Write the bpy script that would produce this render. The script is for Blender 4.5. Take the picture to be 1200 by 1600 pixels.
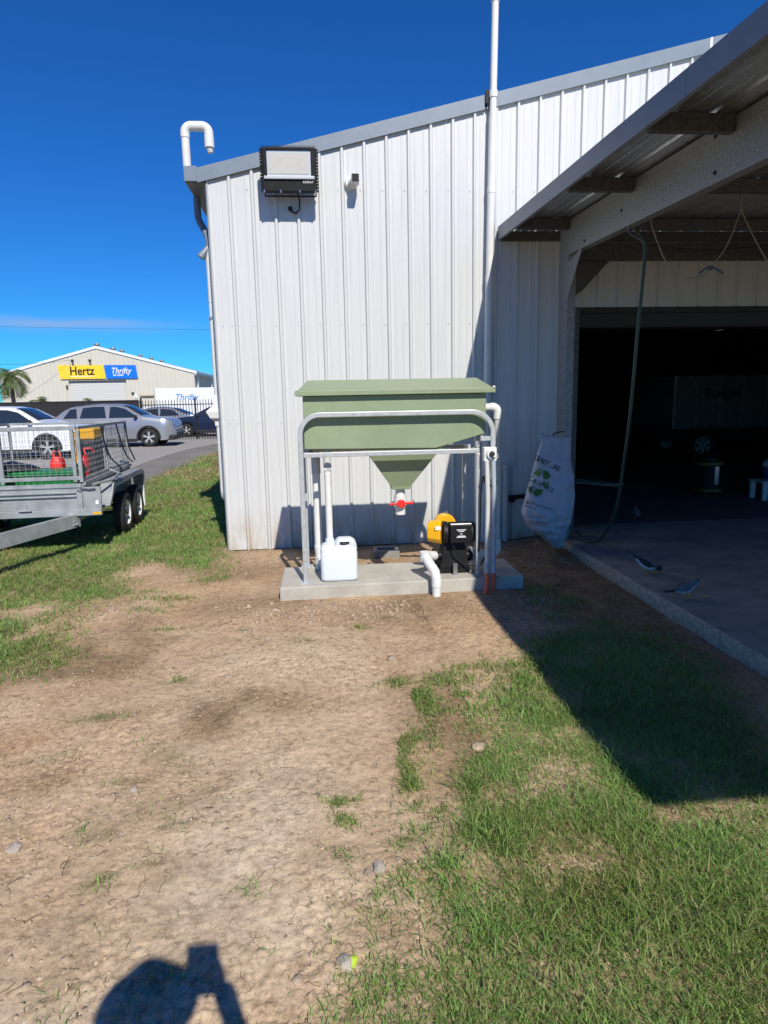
import bpy, bmesh, math, random
import numpy as np
from mathutils import Vector, Matrix
from mathutils.bvhtree import BVHTree
random.seed(7); RNG = np.random.default_rng(11)
for o in list(bpy.data.objects): bpy.data.objects.remove(o)
SC = bpy.context.scene; COL = SC.collection; R = math.radians

# ------------------------------------------------------------------ camera, world, sun, exposure
F_PX, CAM_H, PITCH, ROLL, YAW = 1020.0, 1.8, math.atan(175/1020), 0.02, R(5.0)
_fw = np.array([math.sin(YAW)*math.cos(PITCH), math.cos(YAW)*math.cos(PITCH), -math.sin(PITCH)])
_r0 = np.array([math.cos(YAW), -math.sin(YAW), 0.0]); _u0 = np.cross(_r0, _fw)
_rt = _r0*math.cos(ROLL) - _u0*math.sin(ROLL); _up = _u0*math.cos(ROLL) + _r0*math.sin(ROLL)
CC = np.array([0, 0, CAM_H])
cam_d = bpy.data.cameras.new('camera'); cam = bpy.data.objects.new('camera', cam_d); COL.objects.link(cam)
cam_d.sensor_fit = 'HORIZONTAL'; cam_d.sensor_width = 36; cam_d.lens = 36*F_PX/1200
cam_d.clip_start = 0.02; cam_d.clip_end = 3000
cam.matrix_world = Matrix(((_rt[0], _up[0], -_fw[0], 0), (_rt[1], _up[1], -_fw[1], 0), (_rt[2], _up[2], -_fw[2], CAM_H), (0, 0, 0, 1)))
SC.camera = cam
SC.render.resolution_x = 768; SC.render.resolution_y = 1024
SUN = Vector((0.225, -1.093, 1.0)).normalized()
SUN_EL = math.asin(SUN.z)
W = bpy.data.worlds.new('World'); SC.world = W; W.use_nodes = True
def build_world():
    nt = W.node_tree; N = nt.nodes; L = nt.links; N.clear()
    out = N.new('ShaderNodeOutputWorld'); bg = N.new('ShaderNodeBackground'); bg.inputs[1].default_value = 0.074
    sky = N.new('ShaderNodeTexSky'); sky.sky_type = 'NISHITA'; sky.sun_disc = False
    sky.sun_elevation = SUN_EL; sky.sun_rotation = R(168.4); sky.altitude = 300
    sky.air_density = 1.0; sky.dust_density = 0.0; sky.ozone_density = 4.0
    hs = N.new('ShaderNodeHueSaturation'); hs.inputs['Saturation'].default_value = 1.22; hs.inputs['Hue'].default_value = 0.518
    gm = N.new('ShaderNodeGamma'); gm.inputs[1].default_value = 1.15; L.new(sky.outputs[0], gm.inputs[0]); L.new(gm.outputs[0], hs.inputs['Color'])
    # grade the clear sky as a whole towards the deep polarised blue of the photograph
    se = N.new('ShaderNodeSeparateColor'); co = N.new('ShaderNodeCombineColor'); L.new(hs.outputs[0], se.inputs[0]); S_ = 0.066
    for i, (k, p) in enumerate(((.128, .624), (.68, .77), (1.14, .93))):
        a = N.new('ShaderNodeMath'); a.operation = 'MULTIPLY'; a.inputs[1].default_value = S_; L.new(se.outputs[i], a.inputs[0])
        b = N.new('ShaderNodeMath'); b.operation = 'POWER'; b.inputs[1].default_value = p; L.new(a.outputs[0], b.inputs[0])
        c = N.new('ShaderNodeMath'); c.operation = 'MULTIPLY'; c.inputs[1].default_value = k/S_; L.new(b.outputs[0], c.inputs[0]); L.new(c.outputs[0], co.inputs[i])
    # one thin wisp of cloud low over the yard, laid out by compass direction and height above the horizon
    tc = N.new('ShaderNodeTexCoord'); sx = N.new('ShaderNodeSeparateXYZ'); L.new(tc.outputs['Generated'], sx.inputs[0])
    def mth(op, a, b=None, c=None):
        m = N.new('ShaderNodeMath'); m.operation = op
        for i, v in enumerate((a, b, c)):
            if v is None: continue
            if isinstance(v, (int, float)): m.inputs[i].default_value = v
            else: L.new(v, m.inputs[i])
        return m.outputs[0]
    az = mth('ARCTAN2', sx.outputs[0], sx.outputs[1])
    nz = N.new('ShaderNodeTexNoise'); nz.inputs['Scale'].default_value = 9; nz.inputs['Detail'].default_value = 6
    mp = N.new('ShaderNodeMapping'); mp.inputs['Scale'].default_value = (1, 1, 7); L.new(tc.outputs['Generated'], mp.inputs[0]); L.new(mp.outputs[0], nz.inputs['Vector'])
    wob = mth('MULTIPLY', mth('SUBTRACT', nz.outputs[0], 0.5), 0.02)
    a = mth('DIVIDE', mth('ADD', az, R(20.2)), R(7.8)); e = mth('DIVIDE', mth('ADD', mth('SUBTRACT', sx.outputs[2], 0.1085), wob), 0.0085)
    rr = mth('ADD', mth('MULTIPLY', a, a), mth('MULTIPLY', e, e))
    g = mth('EXPONENT', mth('MULTIPLY', rr, -1.4)); g = mth('MULTIPLY', g, 0.55)
    mx = N.new('ShaderNodeMix'); mx.data_type = 'RGBA'; L.new(g, mx.inputs[0]); L.new(co.outputs[0], mx.inputs[6]); mx.inputs[7].default_value = (5.2, 6.2, 9.0, 1)
    L.new(mx.outputs[2], bg.inputs[0]); L.new(bg.outputs[0], out.inputs[0])
build_world()
sun_d = bpy.data.lights.new('sun', 'SUN'); sun_d.energy = 5.0; sun_d.angle = R(0.53); sun_d.color = (1.0, 0.94, 0.84)
sun = bpy.data.objects.new('sun', sun_d); COL.objects.link(sun); sun.location = (20, -90, 80)
sun.rotation_euler = (-SUN).to_track_quat('-Z', 'Y').to_euler()
SC.view_settings.view_transform = 'Standard'; SC.view_settings.look = 'None'; SC.view_settings.exposure = 0.0; SC.view_settings.gamma = 1.0
SC.render.engine = 'CYCLES'

# ------------------------------------------------------------------ pixel -> place helpers (photograph is 1200 x 1600)
def ray(x, y):
    d = _fw + _rt*(x-600)/F_PX + _up*(800-y)/F_PX
    return d/np.linalg.norm(d)
def G(x, y, z=0.0): d = ray(x, y); return CC + d*((z-CAM_H)/d[2])
def atY(x, y, Y): d = ray(x, y); return CC + d*(Y/d[1])

# ------------------------------------------------------------------ value noise
_lat = RNG.random((256, 256))
def vnoise(x, y, s=1.0, k=0):
    x = np.asarray(x, float)*s + 17.3*k; y = np.asarray(y, float)*s + 9.1*k
    xi = np.floor(x).astype(int); yi = np.floor(y).astype(int); fx = x-xi; fy = y-yi
    fx = fx*fx*(3-2*fx); fy = fy*fy*(3-2*fy)
    a = _lat[xi % 256, yi % 256]; b = _lat[(xi+1) % 256, yi % 256]; c = _lat[xi % 256, (yi+1) % 256]; d = _lat[(xi+1) % 256, (yi+1) % 256]
    return (a*(1-fx)+b*fx)*(1-fy) + (c*(1-fx)+d*fx)*fy - 0.5
def sstep(a, b, x): t = np.clip((np.asarray(x, float)-a)/(b-a), 0, 1); return t*t*(3-2*t)

# ------------------------------------------------------------------ materials
MATS = {}
def mat(name, col, rough=0.6, metal=0.0, var=0.0, vscale=8.0, bump=0.0, bscale=60.0, col2=None, stretch=(1, 1, 1), spec=0.5, coat=0.0, trans=0.0, alpha=1.0, rvar=0.0):
    if name in MATS: return MATS[name]
    m = bpy.data.materials.new(name); m.use_nodes = True; nt = m.node_tree; N = nt.nodes; L = nt.links
    b = N['Principled BSDF']; b.inputs['Base Color'].default_value = (*col, 1); b.inputs['Roughness'].default_value = rough
    b.inputs['Metallic'].default_value = metal; b.inputs['Specular IOR Level'].default_value = spec; b.inputs['Coat Weight'].default_value = coat
    b.inputs['Transmission Weight'].default_value = trans
    if var or bump or rvar:
        tc = N.new('ShaderNodeTexCoord'); mp = N.new('ShaderNodeMapping'); mp.inputs['Scale'].default_value = stretch
        L.new(tc.outputs['Object'], mp.inputs[0])
    if var or rvar:
        nz = N.new('ShaderNodeTexNoise'); nz.inputs['Scale'].default_value = vscale; nz.inputs['Detail'].default_value = 5; nz.inputs['Roughness'].default_value = 0.65
        L.new(mp.outputs[0], nz.inputs['Vector'])
    if var:
        rp = N.new('ShaderNodeValToRGB'); c2 = col2 or tuple(c*(1-var) for c in col)
        rp.color_ramp.elements[0].position = 0.35; rp.color_ramp.elements[1].position = 0.65
        rp.color_ramp.elements[0].color = (*c2, 1); rp.color_ramp.elements[1].color = (*[min(1, c*(1+var*0.5)) for c in col], 1)
        L.new(nz.outputs[0], rp.inputs[0]); L.new(rp.outputs[0], b.inputs['Base Color'])
    if rvar:
        mr = N.new('ShaderNodeMapRange'); mr.inputs[3].default_value = max(0.02, rough-rvar); mr.inputs[4].default_value = min(1, rough+rvar)
        L.new(nz.outputs[0], mr.inputs[0]); L.new(mr.outputs[0], b.inputs['Roughness'])
    if bump:
        n2 = N.new('ShaderNodeTexNoise'); n2.inputs['Scale'].default_value = bscale; n2.inputs['Detail'].default_value = 6
        L.new(mp.outputs[0], n2.inputs['Vector'])
        bp = N.new('ShaderNodeBump'); bp.inputs['Strength'].default_value = bump; bp.inputs['Distance'].default_value = 0.01
        L.new(n2.outputs[0], bp.inputs['Height']); L.new(bp.outputs[0], b.inputs['Normal'])
    MATS[name] = m; return m
M = dict(
    white_sheet=mat('white_sheet', (0.605, 0.615, 0.61), 0.38, var=0.05, vscale=3, stretch=(6, 6, 0.35), rvar=0.08),
    trim=mat('trim_bluegrey', (0.19, 0.235, 0.285), 0.4, var=0.08, vscale=4),
    barge=mat('barge_bluegrey', (0.19, 0.21, 0.25), 0.45, var=0.08, vscale=3),
    galv=mat('galvanised', (0.50, 0.52, 0.52), 0.45, 0.30, var=0.14, vscale=22, rvar=0.1),
    galv_worn=mat('galvanised_worn', (0.36, 0.385, 0.39), 0.5, 0.25, var=0.25, vscale=5, rvar=.12),
    galv_dull=mat('galvanised_dull', (0.30, 0.31, 0.32), 0.5, 0.4, var=0.35, vscale=45, bump=0.1, bscale=120),
    galv_roof=mat('roof_underside', (0.52, 0.53, 0.53), 0.32, 0.85, var=0.25, vscale=30),
    purlin=mat('purlin_steel', (0.12, 0.12, 0.12), 0.6, 0.4, var=0.4, vscale=40),
    tank=mat('tank_green', (0.255, 0.320, 0.190), 0.45, var=0.11, vscale=2.2, rvar=0.12, bump=.05, bscale=30),
    pvc=mat('pvc_white', (0.74, 0.74, 0.71), 0.35, var=0.06, vscale=7),
    pvc_old=mat('pvc_weathered', (0.58, 0.58, 0.55), 0.5, var=0.12, vscale=6),
    conduit=mat('conduit_grey', (0.36, 0.41, 0.46), 0.45, var=0.06),
    orange=mat('orange_conduit', (0.65, 0.10, 0.03), 0.5),
    red=mat('red_plastic', (0.75, 0.03, 0.02), 0.4),
    yellow=mat('yellow_paint', (0.85, 0.43, 0.01), 0.35, var=0.05),
    black=mat('black_metal', (0.012, 0.012, 0.013), 0.5, var=0.3, spec=.25),
    rubber=mat('rubber', (0.02, 0.02, 0.021), 0.8, var=0.3, vscale=20),
    dark=mat('dark_plastic', (0.02, 0.021, 0.023), 0.5),
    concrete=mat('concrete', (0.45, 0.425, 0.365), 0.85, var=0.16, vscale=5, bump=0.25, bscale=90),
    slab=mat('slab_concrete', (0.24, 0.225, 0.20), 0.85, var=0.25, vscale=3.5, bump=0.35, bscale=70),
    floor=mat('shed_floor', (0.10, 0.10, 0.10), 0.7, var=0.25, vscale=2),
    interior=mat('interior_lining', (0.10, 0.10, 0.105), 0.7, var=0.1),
    can=mat('can_plastic', (0.70, 0.76, 0.80), 0.4, var=0.03),
    bag=mat('woven_bag', (0.46, 0.48, 0.55), 0.6, var=0.06, vscale=9, bump=0.6, bscale=14),
    green_print=mat('green_print', (0.06, 0.20, 0.035), 0.7), dark_print=mat('dark_green_print', (0.03, 0.07, 0.03), 0.7),
    grey_print=mat('grey_print', (0.12, 0.14, 0.16), 0.7),
    glass=mat('tinted_glass', (0.02, 0.03, 0.045), 0.06, spec=0.8), lamp=mat('lamp_glass', (0.6, 0.62, 0.65), 0.12, spec=0.8),
    led=mat('led_panel', (0.55, 0.54, 0.50), 0.8, spec=.1, var=0.04, vscale=20), chrome=mat('reflector', (0.55, 0.56, 0.57), 0.4, 0.35),
    silver=mat('silver_paint', (0.38, 0.39, 0.41), 0.26, 0.5, coat=0.5), carwhite=mat('white_paint', (0.78, 0.79, 0.80), 0.25, coat=0.5),
    navy=mat('navy_paint', (0.012, 0.02, 0.06), 0.2, coat=0.7), redcar=mat('red_paint', (0.25, 0.02, 0.02), 0.25, coat=0.6),
    fence=mat('fence_black', (0.030, 0.028, 0.032), 0.6, var=0.15), paling=mat('paling_black', (0.012, 0.012, 0.014), 0.5),
    cream=mat('cream_cladding', (0.57, 0.545, 0.46), 0.55, var=0.04, vscale=0.6), cream_dk=mat('roller_cream', (0.55, 0.55, 0.53), 0.5),
    roofgrey=mat('roof_grey', (0.42, 0.43, 0.43), 0.5, 0.2), sign_y=mat('sign_yellow', (0.90, 0.60, 0.03), 0.45), sign_b=mat('sign_blue', (0.0, 0.16, 0.72), 0.45),
    ink=mat('ink_black', (0.012, 0.012, 0.012), 0.5), inkw=mat('ink_white', (0.82, 0.82, 0.82), 0.5), inkb=mat('ink_blue', (0.01, 0.20, 0.70), 0.5), inkt=mat('ink_teal', (0.02, 0.25, 0.25), 0.5),
    crate=mat('green_crate', (0.02, 0.22, 0.06), 0.45, var=0.1), trunk=mat('palm_trunk', (0.20, 0.16, 0.12), 0.9, var=0.3, vscale=12, bump=0.5),
    hose=mat('green_hose', (0.025, 0.06, 0.045), 0.45), rope=mat('rope_pale', (0.38, 0.36, 0.31), 0.9, var=0.2, vscale=60), bluerope=mat('rope_blue', (0.12, 0.16, 0.22), 0.9),
    timber=mat('timber', (0.52, 0.43, 0.28), 0.8, var=0.2, vscale=10, stretch=(1, 8, 8)), block=mat('block_grey', (0.24, 0.235, 0.22), 0.9, var=0.2, bump=0.4),
    asphalt=mat('asphalt', (0.215, 0.195, 0.172), 0.95, var=0.18, vscale=0.9, bump=0.5, bscale=40), gravel=mat('gravel', (0.36, 0.34, 0.315), 0.95, var=0.4, vscale=22, bump=0.8, bscale=30),
    stone=mat('stone', (0.42, 0.37, 0.31), 0.9, var=0.3, vscale=14, bump=0.4, bscale=40), clod=mat('clod', (0.43, 0.33, 0.235), 0.95, var=0.4, vscale=9),
    chip=mat('yellow_crumb', (0.75, 0.42, 0.06), 0.7), bird_grey=mat('feather_grey', (0.16, 0.16, 0.17), 0.8, var=0.3, vscale=30),
    bird_black=mat('feather_black', (0.015, 0.015, 0.017), 0.6), bird_white=mat('feather_white', (0.62, 0.62, 0.60), 0.8), bill=mat('bill_yellow', (0.75, 0.42, 0.02), 0.5),
    skin=mat('skin', (0.45, 0.28, 0.20), 0.55), shirt=mat('shirt', (0.05, 0.07, 0.14), 0.85), trousers=mat('trousers', (0.04, 0.04, 0.045), 0.9), hat=mat('hat', (0.12, 0.10, 0.08), 0.9),
    strap=mat('strap_yellow', (0.80, 0.42, 0.02), 0.7), twig=mat('straw', (0.42, 0.33, 0.20), 0.9), steel=mat('bare_steel', (0.45, 0.45, 0.46), 0.3, 0.8), wire=mat('cable', (0.02, 0.02, 0.02), 0.7),
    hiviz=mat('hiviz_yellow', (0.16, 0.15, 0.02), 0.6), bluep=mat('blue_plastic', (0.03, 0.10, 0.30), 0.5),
)
def stain_sheet():
    # rust-brown splash marks low on the white cladding and faint runs below the capping
    m = M['white_sheet']; nt = m.node_tree; N = nt.nodes; L = nt.links; b = N['Principled BSDF']
    src = b.inputs['Base Color'].links[0].from_socket
    geo = N.new('ShaderNodeNewGeometry'); sx = N.new('ShaderNodeSeparateXYZ'); L.new(geo.outputs['Position'], sx.inputs[0])
    mr = N.new('ShaderNodeMapRange'); mr.inputs[1].default_value = 0.55; mr.inputs[2].default_value = 0.0; L.new(sx.outputs[2], mr.inputs[0])
    nz = N.new('ShaderNodeTexNoise'); nz.inputs['Scale'].default_value = 3.0; nz.inputs['Detail'].default_value = 8
    mp = N.new('ShaderNodeMapping'); mp.inputs['Scale'].default_value = (3, 3, 0.8); L.new(geo.outputs['Position'], mp.inputs[0]); L.new(mp.outputs[0], nz.inputs['Vector'])
    rp = N.new('ShaderNodeMapRange'); rp.inputs[1].default_value = 0.36; rp.inputs[2].default_value = 0.66; L.new(nz.outputs[0], rp.inputs[0])
    mu = N.new('ShaderNodeMath'); mu.operation = 'MULTIPLY'; L.new(mr.outputs[0], mu.inputs[0]); L.new(rp.outputs[0], mu.inputs[1])
    mx = N.new('ShaderNodeMix'); mx.data_type = 'RGBA'; L.new(mu.outputs[0], mx.inputs[0]); L.new(src, mx.inputs[6]); mx.inputs[7].default_value = (0.42, 0.33, 0.22, 1)
    L.new(mx.outputs[2], b.inputs['Base Color'])
stain_sheet()

# ------------------------------------------------------------------ mesh builder
class MB:
    def __init__(s, o=(0, 0, 0)): s.v = []; s.f = []; s.o = Vector(o)
    def add(s, vs, fs):
        n = len(s.v); s.v += [tuple(p) for p in vs]; s.f += [tuple(i+n for i in f) for f in fs]; return s
    def box(s, x0, x1, y0, y1, z0, z1):
        p = [(x, y, z) for z in (z0, z1) for y in (y0, y1) for x in (x0, x1)]
        return s.add(p, [(0, 2, 3, 1), (4, 5, 7, 6), (0, 1, 5, 4), (2, 6, 7, 3), (0, 4, 6, 2), (1, 3, 7, 5)])
    def hexa(s, p): return s.add(p, [(0, 3, 2, 1), (4, 5, 6, 7), (0, 1, 5, 4), (1, 2, 6, 5), (2, 3, 7, 6), (3, 0, 4, 7)])
    def beam(s, a, b, w, h, up=(0, 0, 1)):
        a = Vector(a); b = Vector(b); d = (b-a).normalized(); u = Vector(up)
        sd = d.cross(u)
        if sd.length < 1e-4: sd = d.cross(Vector((1, 0, 0)))
        sd.normalize(); u = sd.cross(d).normalized(); P = []
        for q in (a, b):
            for i, j in ((-1, -1), (1, -1), (1, 1), (-1, 1)): P.append(q + sd*(i*w/2) + u*(j*h/2))
        return s.add(P, [(0, 3, 2, 1), (4, 5, 6, 7), (0, 1, 5, 4), (1, 2, 6, 5), (2, 3, 7, 6), (3, 0, 4, 7)])
    def tube(s, pts, r, n=10, caps=True):
        pts = [Vector(p) for p in pts]; rs = r if isinstance(r, (list, tuple)) else [r]*len(pts); rings = []; pu = None
        for i, p in enumerate(pts):
            d = (pts[min(i+1, len(pts)-1)] - pts[max(i-1, 0)])
            d = d.normalized() if d.length > 1e-9 else Vector((0, 0, 1))
            if pu is None: pu = d.orthogonal().normalized()
            pu = pu - d*pu.dot(d); pu = pu.normalized() if pu.length > 1e-6 else d.orthogonal().normalized()
            w = d.cross(pu); rings.append([p + (pu*math.cos(2*math.pi*k/n) + w*math.sin(2*math.pi*k/n))*rs[i] for k in range(n)])
        vs = [q for rg in rings for q in rg]; fs = []
        for i in range(len(pts)-1):
            for k in range(n): a = i*n+k; b = i*n+(k+1) % n; fs.append((a, b, b+n, a+n))
        if caps: fs += [tuple(range(n))[::-1], tuple(range((len(pts)-1)*n, len(pts)*n))]
        return s.add(vs, fs)
    def cyl(s, a, b, r, r2=None, n=16): return s.tube([a, b], [r, r if r2 is None else r2], n)
    def loft(s, rings, closed=True, caps=True):
        n = len(rings[0]); vs = [p for r in rings for p in r]; fs = []
        for i in range(len(rings)-1):
            for k in range(n if closed else n-1): a = i*n+k; b = i*n+(k+1) % n; fs.append((a, b, b+n, a+n))
        if caps and closed: fs += [tuple(range(n))[::-1], tuple(range((len(rings)-1)*n, len(rings)*n))]
        return s.add(vs, fs)
    def prism(s, poly, axis, a, b):
        def P(q, t): return {'x': (t, q[0], q[1]), 'y': (q[0], t, q[1]), 'z': (q[0], q[1], t)}[axis]
        return s.loft([[P(q, a) for q in poly], [P(q, b) for q in poly]])
    def ell(s, c, r, n=12, m=8, rot=None):
        vs = []; fs = []
        for i in range(m+1):
            t = math.pi*i/m
            for k in range(n):
                p = 2*math.pi*k/n; q = Vector((r[0]*math.sin(t)*math.cos(p), r[1]*math.sin(t)*math.sin(p), r[2]*math.cos(t)))
                if rot: q = rot @ q
                vs.append(Vector(c)+q)
        for i in range(m):
            for k in range(n): a = i*n+k; b = i*n+(k+1) % n; fs.append((a, a+n, b+n, b))
        return s.add(vs, fs)
    def torus(s, c, axis, R_, r, n=28, m=10, sq=1.0):
        ax = Vector(axis).normalized(); e1 = ax.orthogonal().normalized(); e2 = ax.cross(e1); rings = []
        for i in range(n+1):
            t = 2*math.pi*i/n; d = e1*math.cos(t)+e2*math.sin(t)
            rings.append([Vector(c)+d*(R_+r*math.cos(2*math.pi*k/m))+ax*(r*sq*math.sin(2*math.pi*k/m)) for k in range(m)])
        return s.loft(rings, caps=False)
    def build(s, name, m, parent=None, bev=0.0, smooth=None, seg=2, label=None, kind=None):
        me = bpy.data.meshes.new(name); o_ = s.o
        me.from_pydata([(p[0]-o_[0], p[1]-o_[1], p[2]-o_[2]) for p in s.v], [], s.f); me.validate()
        bm = bmesh.new(); bm.from_mesh(me); bmesh.ops.recalc_face_normals(bm, faces=bm.faces); bm.to_mesh(me); bm.free()
        if m: me.materials.append(m)
        o = bpy.data.objects.new(name, me); COL.objects.link(o)
        if parent: o.parent = parent
        if bev:
            b = o.modifiers.new('bevel', 'BEVEL'); b.width = bev; b.segments = seg; b.limit_method = 'ANGLE'; b.angle_limit = R(35)
        if smooth is not None:
            me.polygons.foreach_set('use_smooth', [True]*len(me.polygons))
            try: me.set_sharp_from_angle(angle=R(smooth))
            except Exception: pass
        if label: o['label'] = label
        if kind: o['kind'] = kind
        return o
def tag(o, label, cat, group=None):
    o['label'] = label; o['category'] = cat
    if group: o['group'] = group
    return o
def thing(name, loc, label, cat, group=None, rz=0.0):
    o = bpy.data.objects.new(name, None); COL.objects.link(o); o.location = loc; o.rotation_euler = (0, 0, rz); o.empty_display_size = 0.2
    return tag(o, label, cat, group)
def struct(o): o['kind'] = 'structure'; return o
def arc(c, e1, e2, r, a0, a1, n=8):
    c = Vector(c); e1 = Vector(e1); e2 = Vector(e2)
    return [c + e1*(r*math.cos(R(a0+(a1-a0)*i/n))) + e2*(r*math.sin(R(a0+(a1-a0)*i/n))) for i in range(n+1)]
def np_mesh(name, V, loops, starts, totals, m, cols=None, kind=None):
    me = bpy.data.meshes.new(name); me.vertices.add(len(V)); me.vertices.foreach_set('co', np.asarray(V, np.float32).ravel())
    me.loops.add(len(loops)); me.loops.foreach_set('vertex_index', np.asarray(loops, np.int32))
    me.polygons.add(len(starts)); me.polygons.foreach_set('loop_start', np.asarray(starts, np.int32)); me.polygons.foreach_set('loop_total', np.asarray(totals, np.int32))
    if cols is not None:
        a = me.attributes.new('tint', 'FLOAT_COLOR', 'POINT'); a.data.foreach_set('color', np.asarray(cols, np.float32).ravel())
    me.update(calc_edges=True); me.validate(); me.materials.append(m)
    o = bpy.data.objects.new(name, me); COL.objects.link(o)
    if kind: o['kind'] = kind
    return o
def text(name, s, size, m, mat4, parent=None, shear=0.0, ext=0.002, bold=0.0, off=(0, 0, 0), wscale=1.0, align='CENTER', bvh=None, bdir=None, lift=0.004):
    c = bpy.data.curves.new('txt', 'FONT'); c.body = s; c.size = size; c.align_x = align; c.align_y = 'CENTER'; c.shear = shear; c.extrude = ext; c.offset = bold; c.resolution_u = 4
    t = bpy.data.objects.new('txt', c); COL.objects.link(t); bpy.context.view_layer.update()
    me = bpy.data.meshes.new_from_object(t.evaluated_get(bpy.context.evaluated_depsgraph_get())); bpy.data.objects.remove(t); me.name = name
    for v in me.vertices:
        q = v.co.copy(); q.x *= wscale; q = mat4 @ q
        if bvh is not None:
            h = bvh.ray_cast(q - Vector(bdir)*1.0, Vector(bdir))
            if h[0] is not None: q = h[0] - Vector(bdir)*lift
        v.co = q - Vector(off)
    me.materials.clear(); me.materials.append(m)
    o = bpy.data.objects.new(name, me); COL.objects.link(o)
    if parent: o.parent = parent
    return o
def facing(loc, xdir, updir=(0, 0, 1)):
    x = Vector(xdir).normalized(); y = Vector(updir); y = (y - x*y.dot(x)).normalized(); z = x.cross(y); l = Vector(loc)
    return Matrix(((x.x, y.x, z.x, l.x), (x.y, y.y, z.y, l.y), (x.z, y.z, z.z, l.z), (0, 0, 0, 1)))

# ================================================================== GROUND
WY = 8.05                                   # front wall plane of the shed
def ramp(y): return 0.2*sstep(12, 24, y)
def poly_px(pts): return np.array([G(*p)[:2] for p in pts])
def inside(P, x, y):
    r = np.zeros(np.shape(x), bool); n = len(P)
    for i in range(n):
        x1, y1 = P[i]; x2, y2 = P[(i+1) % n]
        c = ((y1 > y) != (y2 > y)) & (x < (x2-x1)*(y-y1)/((y2-y1) if y2 != y1 else 1e-9)+x1); r ^= c
    return r
LAWN_R = poly_px([(1330, 1760), (500, 1760), (545, 1640), (560, 1560), (600, 1470), (640, 1400), (690, 1345), (690, 1295), (735, 1255), (740, 1195), (765, 1135), (765, 1090), (800, 1035), (842, 1003), (900, 985), (985, 975), (1030, 1005), (1090, 1050), (1150, 1105), (1200, 1150), (1330, 1260)])
MIX_R = poly_px([(500, 1760), (520, 1600), (545, 1470), (620, 1340), (612, 1240), (615, 1190), (650, 1120), (660, 1060), (740, 1035), (800, 1020), (830, 1010), (800, 1100), (760, 1200), (740, 1300), (640, 1450), (600, 1600)])
SHADE_R = poly_px([(800, 930), (870, 900), (950, 950), (1000, 985), (900, 1000), (840, 985)])
LAWN_L = np.vstack([poly_px([(352, 888), (330, 896), (300, 888), (255, 882), (205, 884), (185, 895), (200, 915), (192, 938), (150, 948), (112, 965), (92, 1000), (125, 1035), (60, 1052), (0, 1062), (-120, 1085)]), [(-9, 3.4), (-9, 14.0), (-6.0, 14.2), (-4.25, 14.6), (-4.12, 15.3), (-3.62, 22.4), (-3.0, 30), (-1.3, 30), (-1.24, 8.1)]])
BARE = [(40, 962, .42, .2), (35, 1000, .22, .1), (860, 1228, .16, .2), (690, 1250, .2, .22), (655, 1330, .2, .2), (560, 1560, .12, .1), (610, 1470, .14, .14), (230, 900, .25, .12)]
_tg = np.random.default_rng(31)
TUFTS = [(float(a), float(b), .05+.05*float(c), .03+.04*float(c), .35+.5*float(e)) for a, b, c, e in zip(_tg.normal(640, 60, 34), _tg.uniform(1050, 1590, 34), _tg.random(34), _tg.random(34))] + [(float(a), float(b), .04+.06*float(c), .02+.03*float(c), .3+.45*float(e)) for a, b, c, e in zip(_tg.uniform(20, 420, 26), _tg.uniform(930, 1580, 26), _tg.random(26), _tg.random(26))] + [(165, 1122, .17, .09, 1.0), (150, 1120, .1, .05, .8), (265, 938, .3, .1, .7), (235, 955, .2, .07, .8), (325, 905, .2, .2, .6), (268, 980, .18, .07, .6), (225, 930, .2, .1, .6), (90, 1040, .12, .08, 1.), (150, 1295, .1, .06, .5),
         (165, 1235, .09, .05, .5), (250, 1265, .14, .07, .55), (355, 1263, .05, .04, .5), (350, 1300, .05, .04, .5), (140, 1395, .12, .1, .7), (150, 1480, .06, .05, .4), (60, 1560, .15, .12, .5), (245, 1480, .05, .05, .3), (95, 1190, .15, .06, .45),
         (80, 1200, .08, .05, .5), (250, 1530, .12, .06, .6), (680, 1103, .07, .05, 1.), (676, 1065, .06, .05, .8), (650, 1210, .1, .08, 1.), (655, 1320, .09, .07, .9), (640, 1235, .1, .05, .6), (540, 1330, .07, .05, .5), (480, 1010, .15, .05, .5),
         (500, 955, .12, .05, .6), (405, 1000, .08, .05, .6), (410, 1055, .08, .04, .6), (885, 940, .25, .18, .5), (950, 905, .2, .1, .4), (560, 985, .1, .05, .4), (330, 1130, .06, .03, .4), (30, 1200, .12, .05, .4), (20, 1290, .1, .05, .3), (590, 1430, .1, .1, .6), (570, 1530, .12, .12, .8), (580, 1600, .15, .12, .8)]
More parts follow.
